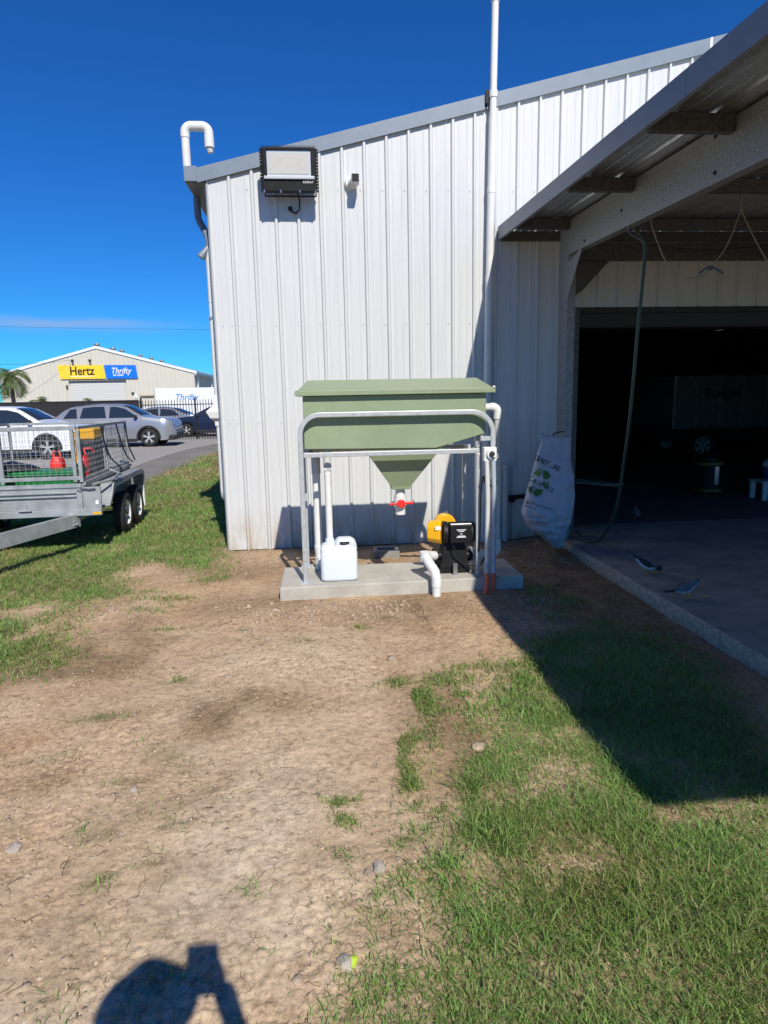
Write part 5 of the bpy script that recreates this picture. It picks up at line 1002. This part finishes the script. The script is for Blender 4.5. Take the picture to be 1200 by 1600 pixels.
# ================================================================== FENCES, WAREHOUSE, PALMS, WIRES
sf = thing('sheet_fence', (-11, 30.2, .222), 'tall black corrugated steel sheet fence in front of the warehouse', 'fence'); O = sf.location
x = -32.0
while x < -8.2:
    x1 = min(x+2.4, -8.16); mb = MB(O); n_ = int((x1-x)/.095); pr = []
    for k in range(n_): b = x+k*(x1-x)/n_; pr += [(b, 0), (b+.025, .035), (b+.05, .035), (b+.072, 0)]
    pr.append((x1, 0)); mb.loft([[(q, 30.2-h, .20) for q, h in pr], [(q, 30.2-h, 1.985) for q, h in pr]], closed=False); mb.build('fence_panel', M['fence'], sf)
    mb = MB(O); mb.box(x-.03, x+.03, 30.17, 30.25, .2, 2.0); mb.build('post', M['fence'], sf); x = x1
mb = MB(O); mb.box(-32, -8.16, 30.155, 30.21, 1.985, 2.02); mb.build('capping', M['fence'], sf)
pf_ = thing('paling_fence', (-4, 30.2, .222), 'open black steel paling fence joining the sheet fence', 'fence'); O = pf_.location
mb0 = MB(O); mb0.box(-8.13-.013, -8.13+.013, 30.187, 30.213, .25, 1.95); mb0.add([(-8.143, 30.187, 1.95), (-8.117, 30.187, 1.95), (-8.117, 30.213, 1.95), (-8.143, 30.213, 1.95), (-8.13, 30.2, 2.02)], [(0, 1, 4), (1, 2, 4), (2, 3, 4), (3, 0, 4)])
pal0 = mb0.build('paling', M['paling'], pf_); k = 1
while -8.13+.125*k < 2.0:
    c = pal0.copy(); COL.objects.link(c); c.parent = pf_; c.location = (.125*k, 0, 0); k += 1
for z in (.40, 1.78): mb = MB(O); mb.box(-8.13, 2.0, 30.215, 30.25, z-.02, z+.02); mb.build('rail', M['paling'], pf_)
for x in (-8.1, -5.75, -3.35, -.95, 1.45): mb = MB(O); mb.box(x-.035, x+.035, 30.255, 30.32, .15, 2.08); mb.build('post', M['paling'], pf_)

wh = thing('warehouse', (-19.4, 60, .2), 'cream gabled warehouse with yellow and blue rental signs and ridge ventilators', 'warehouse'); O = wh.location
wx0, wx1, wxa, wze, wza, wyb = -27.65, -11.30, -19.44, 4.50, 6.70, 100.0
def wtop(x): return wze+(wza-wze)*((x-wx0)/(wxa-wx0) if x < wxa else (wx1-x)/(wx1-wxa))
mb = MB(O); xs_ = np.arange(wx0, wx1+.001, (wx1-wx0)/170); pr = [(float(q), .014*(k % 4 in (1, 2))) for k, q in enumerate(xs_)]
mb.loft([[(q, 60-h, .2) for q, h in pr], [(q, 60-h, wtop(q)) for q, h in pr]], closed=False); mb.build('front_wall', M['cream'], wh)
mb = MB(O); mb.box(wx1-.06, wx1-.001, 60.05, wyb, .2, wze); mb.build('side_wall', M['cream'], wh)
mb = MB(O); mb.box(wx0+.001, wx0+.06, 60.05, wyb, .2, wze); mb.build('side_wall', M['cream'], wh)
for (xa, xb, za, zb_) in ((wx0-.25, wxa, wze-.02, wza+.05), (wxa, wx1+.25, wza+.05, wze-.02)):
    mb = MB(O); mb.hexa([(xa, 59.95, za), (xb, 59.95, zb_), (xb, wyb, zb_), (xa, wyb, za), (xa, 59.95, za+.10), (xb, 59.95, zb_+.10), (xb, wyb, zb_+.10), (xa, wyb, za+.10)]); mb.build('roof', M['roofgrey'], wh)
    mb = MB(O); mb.hexa([(xa, 59.90, za-.08), (xb, 59.90, zb_-.08), (xb, 59.945, zb_-.08), (xa, 59.945, za-.08), (xa, 59.90, za+.14), (xb, 59.90, zb_+.14), (xb, 59.945, zb_+.14), (xa, 59.945, za+.14)]); mb.build('verge_trim', M['carwhite'], wh)
mb = MB(O); mb.box(wx1+.0, wx1+.22, 59.95, wyb, wze-.22, wze-.03); mb.build('eave_gutter', M['roofgrey'], wh)
for y in (61.2, 68.5): mb = MB(O); mb.box(wx1+.005, wx1+.12, y, y+.12, .2, wze-.22); mb.build('downpipe', M['carwhite'], wh)
for y in (60.3, 64.7, 67.4, 74, 78.6, 83.4):
    e_ = bpy.data.objects.new('ridge_ventilator', None); COL.objects.link(e_); e_.parent = wh
    mb = MB(O); mb.cyl((wxa, y, wza+.1), (wxa, y, wza+.21), .14, n=14); mb.build('throat', M['galv'], e_)
    mb = MB(O); mb.loft([[(wxa+r_*math.cos(2*math.pi*k/20)*(1 if k % 2 else .93), y+r_*math.sin(2*math.pi*k/20)*(1 if k % 2 else .93), wza+z_) for k in range(20)] for r_, z_ in ((.15, .20), (.22, .24), (.26, .32), (.22, .40), (.12, .45), (.02, .47))]); mb.build('turbine', M['galv_dull'], e_)
mb = MB(O)
slat_z = np.arange(.4, 3.86, .16)
for z in slat_z: 
    mb = MB(O); mb.hexa([(-21.85, 59.93, z), (-17.25, 59.93, z), (-17.25, 59.965, z), (-21.85, 59.965, z), (-21.85, 59.945, z+.15), (-17.25, 59.945, z+.15), (-17.25, 59.965, z+.15), (-21.85, 59.965, z+.15)]); mb.build('door_slat', M['cream_dk'], wh)
mb = MB(O); mb.box(-21.95, -17.15, 59.80, 59.95, 3.87, 3.95); mb.build('door_head', M['dark'], wh)
mb = MB(O); mb.hexa([(-22.60, 59.86, 4.12), (-18.83, 59.86, 4.10), (-18.83, 59.92, 4.10), (-22.60, 59.92, 4.12), (-22.78, 59.86, 5.30), (-18.93, 59.86, 5.26), (-18.93, 59.92, 5.26), (-22.78, 59.92, 5.30)]); sy_ = mb.build('yellow_sign', M['sign_y'], wh)
text('lettering', 'Hertz', 1.02, M['ink'], facing((-20.75, 59.85, 4.76), (1, 0, -.005)), sy_, off=O, bold=.02, ext=.004, wscale=.86)
mb = MB(O); mb.box(-21.75, -19.85, 59.852, 59.859, 4.31, 4.36); mb.build('underline', M['inkw'], sy_)
mb = MB(O); mb.hexa([(-18.76, 59.86, 4.10), (-16.10, 59.86, 4.09), (-16.10, 59.92, 4.09), (-18.76, 59.92, 4.10), (-18.88, 59.86, 5.26), (-16.22, 59.86, 5.22), (-16.22, 59.92, 5.22), (-18.88, 59.92, 5.26)]); sb_ = mb.build('blue_sign', M['sign_b'], wh)
text('lettering', 'Thrifty', .72, M['inkw'], facing((-17.5, 59.85, 4.74), (1, 0, -.005)), sb_, off=O, bold=.006, shear=.28, ext=.004, wscale=.86)
text('lettering', 'car rental', .22, M['inkw'], facing((-17.75, 59.85, 4.40), (1, 0, 0)), sb_, off=O, bold=.008, shear=.28, ext=.004)
for x in (-21.45, -20.0): 
    mb = MB(O); mb.box(x-.06, x+.06, 59.7, 59.97, 5.62, 5.76); mb.ell((x+.04, 59.62, 5.6), (.12, .12, .09), 10, 8); mb.build('wall_lamp', M['dark'], wh)
mb = MB(O); mb.box(-22.2, -22.08, 59.85, 59.97, 3.3, 3.6); mb.build('switch_box', M['dark'], wh)
mb = MB(O); mb.box(-16.75, -16.55, 59.85, 59.97, 2.75, 2.9); mb.build('switch_box', M['dark'], wh)
mb = MB(O); mb.box(-16.5, -16.3, 59.9, 59.97, 2.4, 2.75); mb.build('notice', M['carwhite'], wh)
mb = MB(O); mb.box(-16.0, -14.9, 59.92, 59.97, .2, 2.5); dr = mb.build('side_door', M['cream'], wh, bev=.01)
mb = MB(O); mb.box(-16.05, -14.85, 59.7, 59.98, 2.55, 2.68); mb.build('door_hood', M['timber'], wh)

def palm(name, loc, hgt, rad, nf, label, seed, up=.5):
    t = thing(name, loc, label, 'palm tree', 'palms behind the fence'); rg = np.random.default_rng(seed)
    if hgt > .6:
        mb = MB(); mb.tube([(0, 0, -.1), (.03, 0, hgt*.3), (.0, .03, hgt*.7), (.02, 0, hgt)], [.17, .13, .11, .10], 12); mb.build('trunk', M['trunk'], t, smooth=50)
    m = M['palm']
    for k in range(nf):
        a = 2*math.pi*k/nf + rg.random()*.5; el = R(-15+95*((k*.618) % 1))*(.6+.5*up); L_ = rad*(.85+.35*rg.random()); d = Vector((math.cos(a), math.sin(a), 0)); q = Vector((0, 0, hgt)); P_ = [q.copy()]
        for j in range(10):
            q = q + (d*math.cos(el)+Vector((0, 0, math.sin(el))))*(L_/10); el -= R(11+3*rg.random()); P_.append(q.copy())
        mb = MB(); mb.tube(P_, [.02*(1-.08*j) for j in range(11)], 5)
        for j in range(1, 22):
            s = j/22*10; i0 = min(int(s), 9); p = P_[i0].lerp(P_[i0+1], s-i0); tg = (P_[i0+1]-P_[i0]).normalized(); sd = tg.cross(Vector((0, 0, 1))).normalized(); ll = L_*.34*math.sin(math.pi*(.12+.8*j/22))
            for q in (-1, 1):
                e2 = p + sd*q*ll*.8 + tg*ll*.55 - Vector((0, 0, ll*(.25+.4*rg.random()))); n2 = tg*.016*rad
                mid = p.lerp(e2, .5)+Vector((0, 0, .03)); mb.add([p-n2, p+n2, mid+n2*1.2, mid-n2*1.2, e2], [(0, 1, 2, 3), (3, 2, 4)])
        mb.build('frond', m, t)
    return t
def leaf_mat(name, c1, c2, tr=.35):
    m = bpy.data.materials.new(name); m.use_nodes = True; nt = m.node_tree; N = nt.nodes; L = nt.links; b = N['Principled BSDF']; out = N['Material Output']
    b.inputs['Roughness'].default_value = .55; b.inputs['Specular IOR Level'].default_value = .3
    at = N.new('ShaderNodeAttribute'); at.attribute_name = 'tint'
    mx = N.new('ShaderNodeMix'); mx.data_type = 'RGBA'; mx.inputs[6].default_value = (*c1, 1); mx.inputs[7].default_value = (*c2, 1); L.new(at.outputs['Fac'], mx.inputs[0])
    tb = N.new('ShaderNodeBsdfTranslucent'); ms = N.new('ShaderNodeMixShader'); ms.inputs[0].default_value = tr
    src = mx.outputs[2]
    if name == 'grass_blade': src = at.outputs['Color']
    L.new(src, b.inputs['Base Color']); L.new(src, tb.inputs['Color']); L.new(b.outputs[0], ms.inputs[1]); L.new(tb.outputs[0], ms.inputs[2]); L.new(ms.outputs[0], out.inputs['Surface']); return m
M['palm'] = leaf_mat('palm_leaf', (.12, .17, .05), (.12, .17, .05))
palm('palm_tree', (-17.85, 40, .2), 3.35, 1.55, 15, 'slender palm with drooping fronds above the sheet fence', 3)
palm('palm_tree', (-16.6, 41, .2), 1.75, 1.05, 11, 'short bushy palm just topping the fence beside the slender one', 4, .8)
palm('palm_tree', (-14.3, 42, .2), 1.55, 1.15, 11, 'low grey green palm whose tips peep over the fence', 5, .9)

pw = thing('power_line', (-14, 45, 0), 'thin overhead power cable crossing the sky above the warehouse', 'cable'); O = pw.location
mb = MB(O); A = P3(-300, 500, 45); B_ = P3(900, 505, 45); mb.tube([A.lerp(B_, k/24)-Vector((0, 0, .5*4*(k/24)*(1-k/24))) for k in range(25)], .007, 5); mb.build('conductor', M['wire'], pw)
for k, p in ((0, A), (1, B_)): mb = MB(O); mb.cyl((p.x, p.y, 0), (p.x, p.y, p.z+.6), .15, .11, 12); mb.build('pole', M['timber'], pw, smooth=50)
sl = thing('service_cable', (-22, 59.8, 4), 'thin service wire sagging to the bracket on the warehouse gable', 'cable'); O = sl.location
mb = MB(O); b_ = Vector((-21.5, 59.75, 5.72)); a_ = Vector((-33, 52, 6.2)); mb.tube([a_.lerp(b_, k/12)-Vector((0, 0, .7*4*(k/12)*(1-k/12))) for k in range(13)], .012, 5); mb.build('span', M['wire'], sl)
mb = MB(O); b2 = P3(82, 622, 57); mb.tube([(-21.5, 59.75, 5.72), b2], .008, 5); mb.build('stay_wire', M['conduit'], sl)

# ================================================================== DIM THINGS IN THE DOORWAY
vc = thing('wet_vacuum', (6.47, 10.5, .118), 'black drum vacuum with yellow bands inside the dark doorway', 'vacuum'); O = vc.location
mb = MB(O); mb.cyl((6.47, 10.5, .20), (6.47, 10.5, .62), .21, n=24); mb.build('drum', M['black'], vc, bev=.01, smooth=40)
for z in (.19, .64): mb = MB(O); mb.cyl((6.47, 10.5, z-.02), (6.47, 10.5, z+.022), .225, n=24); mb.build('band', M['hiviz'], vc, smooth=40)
mb = MB(O); mb.ell((6.47, 10.5, .70), (.19, .19, .14), 18, 10); mb.build('motor_head', M['black'], vc, smooth=50)
mb = MB(O); mb.box(6.43, 6.50, 10.26, 10.295, .30, .60); mb.build('label_plate', M['steel'], vc)
for a in range(4): mb = MB(O); p = (6.47+.2*math.cos(a*1.57+.7), 10.5+.2*math.sin(a*1.57+.7)); mb.cyl((p[0]-.015, p[1], .148), (p[0]+.015, p[1], .148), .03); mb.build('castor', M['rubber'], vc)
st_ = thing('step_stool', (7.15, 9.75, .12), 'small pale stool holding a blue tub inside the doorway', 'stool'); O = st_.location
mb = MB(O); mb.box(6.80, 7.5, 9.55, 9.95, .40, .43); mb.build('seat', M['pvc_old'], st_, bev=.01)
for xx in (6.86, 7.44):
    for yy in (9.60, 9.90): mb = MB(O); mb.hexa([(xx-.035, yy-.02, .12), (xx+.035, yy-.02, .12), (xx+.035, yy+.02, .12), (xx-.035, yy+.02, .12), (xx-.045, yy-.02, .40), (xx+.045, yy-.02, .40), (xx+.045, yy+.02, .40), (xx-.045, yy+.02, .40)]); mb.build('leg', M['pvc_old'], st_)
bt = thing('blue_tub', (7.15, 9.75, .43), 'blue plastic tub with rags standing on the pale stool', 'tub'); O = bt.location
mb = MB(O); mb.cyl((7.15, 9.75, .431), (7.15, 9.75, .62), .17, .20, 22); mb.build('tub', M['bluep'], bt, smooth=40)
mb = MB(O); mb.loft([[(7.15+r_*math.cos(2*math.pi*k/14)*(1+.25*float(vnoise(k, z_*9, 1, 70))), 9.75+r_*math.sin(2*math.pi*k/14), z_) for k in range(14)] for r_, z_ in ((.19, .621), (.21, .66), (.17, .74), (.06, .80))]); mb.build('rag', M['pvc_old'], bt, smooth=60)
for k, (p, q) in enumerate((((4.95, 12.9), (5.58, 11.85)), ((4.85, 12.5), (5.45, 11.75)))):
    a_ = Vector((p[0], p[1], .13)); b_ = Vector((q[0], q[1], .13)); mb = MB(a_); mb.beam(a_, b_, .15, .03); o = mb.build('timber_board', mat('pale_pine', (.80, .72, .52), .7, var=.1), None, bev=.003); o.location = a_
    tag(o, ('longer' if k == 0 else 'shorter')+' pale timber board lying on the dark shed floor', 'board', 'boards on the shed floor')

# ================================================================== STONES, CLODS, LITTER
def rock_mesh(name, r, seed, sub=2):
    bm = bmesh.new(); bmesh.ops.create_icosphere(bm, subdivisions=sub, radius=r); rg = np.random.default_rng(seed); s = Vector((1, .6+.4*rg.random(), .5+.25*rg.random()))
    for v in bm.verts:
        n = v.co.normalized(); k = 1+.5*float(vnoise(n.x*2+seed, n.y*2+n.z*1.7, 1.3, 80))+.2*float(vnoise(n.x*5, n.y*5+n.z*4, 1.5, 81+seed)); v.co = Vector((n.x*s.x, n.y*s.y, n.z*s.z))*r*k
    me = bpy.data.meshes.new(name); bm.to_mesh(me); bm.free(); return me
for i_, (px, py, r, mm, lab) in enumerate(((543, 1509, .036, 'stone', 'rounded grey stone with yellow green paint splash at the grass edge'), (593, 1362, .032, 'stone', 'angular pale stone among pebbles beside the sparse grass'), (578, 1372, .028, 'clod', 'small tan stone touching the angular pale one'), (287, 1553, .02, 'stone', 'dark grey stone lying in the photographer shadow'), (748, 1168, .036, 'clod', 'smooth tan clod sunk in the lawn margin'), (792, 1075, .026, 'clod', 'tan clod at the edge of the roof shadow'), (22, 1327, .032, 'stone', 'flat grey stone in rough dirt away from the grass'), (210, 1240, .02, 'stone', 'pale half buried pebble in the dirt track'), (355, 1058, .02, 'stone', 'pale pebble near the scattered gravel before the plinth'), (466, 1535, .02, 'clod', 'brown clod on the bare track by the lawn'), (408, 1492, .018, 'clod', 'low tan clod on the pale trodden track'), (175, 957, .05, 'clod', 'pale lump of dirt where lawn meets bare soil'), (613, 1035, .035, 'clod', 'brown clod in dug soil before the plinth'))):
    g = G(px, py); o = bpy.data.objects.new('stone', rock_mesh('stone', r, i_, 3)); COL.objects.link(o); o.data.materials.append(M[mm]); o.location = (g[0], g[1], float(gz(g[0], g[1]))+r*.12); o.rotation_euler = (0, 0, i_*1.3)
    o.data.polygons.foreach_set('use_smooth', [True]*len(o.data.polygons)); tag(o, lab, 'stone')
    if i_ == 0:
        m2 = mat('lime_paint', (.45, .62, .06), .6); o.data.materials.append(m2)
        for p in o.data.polygons:
            c = Matrix.Rotation(i_*1.3, 3, 'Z') @ p.center
            if c.x > .012 and c.z > -.01: p.material_index = 1
def scatter(n, name, m, rlo, rhi, areas, sub=1, flat=.6, seed=5):
    rg = np.random.default_rng(seed); base = bmesh.new(); bmesh.ops.create_icosphere(base, subdivisions=sub, radius=1); bv = np.array([v.co[:] for v in base.verts]); base.verts.ensure_lookup_table(); bf = np.array([[v.index for v in f.verts] for f in base.faces]); base.free()
    pts = []
    for (x0, x1, y0, y1, w) in areas:
        k = int(n*w); pts.append(np.stack([rg.uniform(x0, x1, k), rg.uniform(y0, y1, k)], -1))
    P = np.concatenate(pts); cl = vnoise(P[:, 0], P[:, 1], 2.2, 90); D = grass_density(P[:, 0], P[:, 1]); keep = (rg.random(len(P)) < np.clip(.45+2.2*cl, .06, 1)) & (D < .55)
    keep &= ~((P[:, 0] > -.52) & (P[:, 0] < 1.9) & (P[:, 1] > 5.70) & (P[:, 1] < 6.6)) & (P[:, 0] < 2.7) & ~((P[:, 1] > 7.95) & (P[:, 0] > -1.3)); P = P[keep]; n = len(P)
    r = rlo*(rhi/rlo)**(rg.random(n)**2.2); ang = rg.random(n)*6.28; sc = np.stack([np.ones(n), .55+.4*rg.random(n), flat*(.6+.5*rg.random(n))], -1)
    nz = 1+.85*(rg.random((n, len(bv)))-.5)
    V = bv[None]*nz[..., None]*sc[:, None, :]*r[:, None, None]; c, s = np.cos(ang)[:, None], np.sin(ang)[:, None]
    X = V[..., 0]*c-V[..., 1]*s+P[:, 0, None]; Y = V[..., 0]*s+V[..., 1]*c+P[:, 1, None]; Z = V[..., 2]+(gz(P[:, 0], P[:, 1])+r*.15)[:, None]
    V = np.stack([X, Y, Z], -1).reshape(-1, 3); Fc = (bf[None]+(np.arange(n)*len(bv))[:, None, None]).reshape(-1, 3)
    o = np_mesh(name, V, Fc.ravel(), np.arange(len(Fc))*3, np.full(len(Fc), 3), m, kind='stuff'); tag(o, {'earth_clods': 'small clods of dry earth strewn over the bare dirt', 'loose_gravel': 'loose pale gravel chips scattered through the bare dirt', 'plinth_clods': 'coarse broken clods heaped round the concrete plinth'}[name], 'dirt'); return o
AR = [(-2.8, 2.6, 1.2, 4.0, .45), (-2.6, 2.6, 4.0, 7.9, .55)]
scatter(60000, 'earth_clods', M['clod'], .0022, .014, AR, 1, .65, 5)
scatter(6000, 'loose_gravel', M['stone'], .0022, .010, AR, 1, .55, 6)
scatter(4200, 'plinth_clods', M['clod'], .005, .026, [(-.9, 2.3, 5.0, 5.8, .6), (-1.2, 2.6, 6.6, 7.9, .4)], 1, .75, 9)

# ================================================================== GRASS
M['blade'] = leaf_mat('grass_blade', (.1, .15, .03), (.1, .15, .03), .42)
def blades(P, h, w, rg, lean=.75, dry=.1, name='grass', label='short green grass', hue=0.0):
    n = len(P); z = gz(P[:, 0], P[:, 1])-.004; a = rg.random(n)*6.283; la = rg.random(n)*6.283; le = lean*(.35+.9*rg.random(n))
    hh = h*(.55+.75*rg.random(n)); ww = w*(.7+.6*rg.random(n)); sx, sy = np.cos(a)*ww/2, np.sin(a)*ww/2; dx, dy = np.cos(la)*hh*le, np.sin(la)*hh*le
    up = hh*np.sqrt(np.clip(1-(le*.8)**2, .08, 1)); b = np.stack([P[:, 0], P[:, 1], z], -1)
    def off(fx, fz, k): return b+np.stack([dx*fx+sx*k, dy*fx+sy*k, up*fz], -1)
    V = np.stack([off(0, 0, -1), off(0, 0, 1), off(.30, .62, .85), off(.30, .62, -.85), off(1.0, .95, 0)], 1).reshape(-1, 3)
    i = np.arange(n)*5; loops = np.stack([i, i+1, i+2, i+3, i+3, i+2, i+4], -1).ravel(); st = np.stack([np.arange(n)*7, np.arange(n)*7+4], -1).ravel(); tt = np.tile([4, 3], n)
    g = rg.random(n)[:, None]; patch = np.clip(.5+1.5*vnoise(P[:, 0], P[:, 1], 1.6, 95), 0, 1)[:, None]
    c = np.array([.105, .225, .045])*(1-g)+np.array([.34, .50, .145])*g; c = c*(.78+.36*patch)+np.array([.045, .03, .0])*(1-patch)
    dr = rg.random(n)[:, None] < (dry*(.5+1.3*(1-patch))); c = np.where(dr, np.array([.46, .39, .20])*(.7+.5*g), c)
    cols = np.concatenate([c, np.ones((n, 1))], 1).repeat(5, 0)
    o = np_mesh(name, V, loops, st, tt, M['blade'], cols, kind='stuff'); tag(o, label, 'grass'); return o
def sample(n, x0, x1, y0, y1, rg, power=1.0):
    x = rg.uniform(x0, x1, n); y = rg.uniform(y0, y1, n); k = rg.random(n) < grass_density(x, y)**power; return np.stack([x[k], y[k]], -1)
rg = np.random.default_rng(21)
blades(sample(215000, -.35, 2.72, 1.0, 3.4, rg, 1.1), .042, .0034, rg, .95, .12, 'lawn_grass', 'short green lawn grass covering the foreground beside the carport')
blades(sample(80000, .2, 2.72, 3.4, 6.0, rg), .055, .0052, rg, .9, .13, 'shaded_grass', 'green grass thinning toward the carport slab and roof shadow')
blades(sample(150000, -6.0, -1.0, 4.2, 9.2, rg), .052, .007, rg, .9, .2, 'verge_grass', 'lush green grass strip between the trailer and the shed corner')
blades(sample(110000, -9.0, -1.25, 9.2, 15.5, rg), .065, .013, rg, .75, .24, 'yard_grass', 'yellowing grass running back to the road past the trailer')
blades(sample(26000, -4.2, -1.3, 15.5, 27, rg), .07, .022, rg, .7, .5, 'road_verge', 'dry tan grass edging the asphalt beyond the trailer')
blades(sample(60000, -2.6, .9, 1.0, 5.4, rg, 1.15), .042, .0042, rg, 1.05, .15, 'track_tufts', 'sparse grass tufts in the bare dirt track')
# taller seeding clumps
def clumps():
    pts = []
    for px, py, r, k in ((735, 1235, .07, 120), (760, 1310, .10, 170), (700, 1360, .09, 140), (800, 1330, .13, 170), (960, 1190, .25, 160), (1100, 1250, .3, 220), (900, 1260, .2, 160), (1000, 1460, .3, 320), (1140, 1440, .22, 260), (640, 1230, .05, 70), (215, 870, .3, 320), (330, 840, .25, 260), (170, 925, .25, 260), (40, 1020, .2, 200), (900, 1500, .3, 260), (750, 1480, .2, 180), (1100, 1090, .3, 260), (1010, 1050, .25, 200)):
        c = G(px, py); pts.append(np.stack([rg.normal(c[0], r*.5, k), rg.normal(c[1], r*.5, k)], -1))
    P = np.concatenate(pts); P = P[(P[:, 0] < 2.68) & (P[:, 1] > .9) & ~((P[:, 1] > 7.9) & (P[:, 0] > -1.3))]
    blades(P, .095, .0042, rg, 1.0, .12, 'tall_grass', 'long arching grass blades standing above the short lawn')
clumps()
# straw and roots lying on the dirt
def straw():
    n = 1500; x = rg.uniform(-2.4, 2.5, n); y = rg.uniform(1.1, 7.6, n); k = (grass_density(x, y) < .5) & ~((x > -.5) & (x < 1.87) & (y > 5.7) & (y < 6.6)); x, y = x[k], y[k]; mb = MB()
    for a, b in zip(x, y):
        t = rg.random()*6.28; L_ = .02+.07*rg.random()**2; d = Vector((math.cos(t), math.sin(t), 0))*L_; z = float(gz(a, b))+.004; p = Vector((a, b, z))
        q = p+d*.5+Vector((rg.normal(0, .006), rg.normal(0, .006), .006)); e = p+d; e.z = float(gz(e.x, e.y))+.003; mb.tube([p, q, e], .0011, 3, caps=False)
    o = mb.build('straw_litter', M['twig'], None, kind='stuff'); tag(o, 'dry straw and root scraps lying on the bare dirt', 'straw')
straw()
def roots():
    n = 1700; x = rg.uniform(-2.4, 2.3, n); y = rg.uniform(1.1, 6.0, n); k = (grass_density(x, y) < .6) & (vnoise(x, y, 1.9, 97) > -.12) & ~((x > -.5) & (x < 1.87) & (y > 5.7)); x, y = x[k], y[k]; mb = MB()
    for a, b in zip(x, y):
        t = rg.random()*6.28; P_ = [Vector((a, b, float(gz(a, b))+.003))]
        for j in range(4):
            t += rg.normal(0, .6); l = .006+.012*rg.random(); q = P_[-1]+Vector((math.cos(t)*l, math.sin(t)*l, 0)); q.z = float(gz(q.x, q.y))+.003+.006*rg.random(); P_.append(q)
        mb.tube(P_, .0011, 3, caps=False)
    o = mb.build('root_litter', mat('dead_root', (.10, .07, .045), .95), None, kind='stuff'); tag(o, 'dark dead roots and runners lying on the bare dirt', 'roots')
roots()

# ================================================================== PHOTOGRAPHER (stands behind the camera; only the shadow shows)
def person():
    t = thing('person', (-.16, -.30, 0), 'person in dark shirt and brimmed hat raising a phone', 'person'); O = t.location
    J = dict(pelvis=(-.15, -.36, .98), spine=(-.15, -.34, 1.25), chest=(-.16, -.32, 1.46), neck=(-.18, -.28, 1.60), head0=(-.185, -.25, 1.70), head1=(-.185, -.24, 1.82),
             sl=(-.34, -.31, 1.52), el=(-.44, -.20, 1.32), wl=(-.18, -.09, 1.55), hl=(-.115, -.06, 1.66), sr=(.04, -.31, 1.53), er=(.12, -.17, 1.42), wr=(.035, -.085, 1.62), hr=(.0, -.055, 1.72),
             hipl=(-.24, -.36, .94), kl=(-.26, -.33, .52), al=(-.26, -.36, .09), fl=(-.28, -.20, .04), hipr=(-.06, -.36, .94), kr=(-.04, -.33, .52), ar=(-.04, -.36, .09), fr=(-.02, -.20, .04))
    rad = dict(pelvis=.15, spine=.14, chest=.15, neck=.06, head0=.085, head1=.095, sl=.075, el=.05, wl=.034, hl=.04, sr=.075, er=.05, wr=.034, hr=.04, hipl=.10, kl=.065, al=.045, fl=.04, hipr=.10, kr=.065, ar=.045, fr=.04)
    E_ = [('pelvis', 'spine'), ('spine', 'chest'), ('chest', 'neck'), ('neck', 'head0'), ('head0', 'head1'), ('chest', 'sl'), ('sl', 'el'), ('el', 'wl'), ('wl', 'hl'), ('chest', 'sr'), ('sr', 'er'), ('er', 'wr'), ('wr', 'hr'), ('pelvis', 'hipl'), ('hipl', 'kl'), ('kl', 'al'), ('al', 'fl'), ('pelvis', 'hipr'), ('hipr', 'kr'), ('kr', 'ar'), ('ar', 'fr')]
    ks = list(J); me = bpy.data.meshes.new('body'); me.from_pydata([Vector(J[k])-O for k in ks], [(ks.index(a), ks.index(b)) for a, b in E_], [])
    o = bpy.data.objects.new('body', me); COL.objects.link(o); o.parent = t; me.materials.append(M['shirt'])
    sm = o.modifiers.new('skin', 'SKIN'); sm.use_smooth_shade = True
    for k, sv in zip(ks, me.skin_vertices[0].data): sv.radius = (rad[k],)*2; sv.use_root = k == 'pelvis'
    o.modifiers.new('sub', 'SUBSURF').levels = 2; o.modifiers['sub'].render_levels = 2
    mb = MB(O); rz_ = [[(-.185+r_*math.cos(2*math.pi*k/24)*.92, -.24+r_*math.sin(2*math.pi*k/24), z) for k in range(24)] for r_, z in ((.16, 1.825), (.165, 1.83), (.105, 1.845), (.10, 1.90), (.07, 1.935), (.01, 1.945))]; mb.loft(rz_); mb.build('hat', M['hat'], t, smooth=40)
    fing = MB(O)
    for (hx, sgn) in ((-.115, 1), (.0, -1)):
        for k in range(4): z = 1.73-.022*k if hx < -.05 else 1.775-.022*k; fing.tube([(hx-.012*sgn, -.075, z-.02), (hx+.0*sgn, -.05, z-.008), (hx+.012*sgn, -.032, z), (hx+.03*sgn, -.034, z+.002)], [.0095, .009, .0085, .007], 8)
        z = 1.70 if hx < -.05 else 1.745; fing.tube([(hx-.005*sgn, -.085, z-.03), (hx+.015*sgn, -.062, z), (hx+.035*sgn, -.058, z+.012)], [.012, .0105, .008], 8)
    fing.build('fingers', M['skin'], t, smooth=60, kind='stuff')
    ph = thing('phone', (-.06, -.04, 1.73), 'dark phone held up by the photographer', 'phone'); mb = MB(ph.location); rt = Matrix.Rotation(-PITCH, 4, 'X')
    mb.loft([[Vector((-.06, -.04, 1.755))+rt @ Vector((x_, y_, z_)) for x_, z_ in ((-.045, -.08), (.05, -.08), (.055, -.075), (.055, .075), (.05, .08), (-.045, .08), (-.05, .075), (-.05, -.075))] for y_ in (-.004, .004)]); mb.build('case', M['dark'], ph, bev=.002)
person()
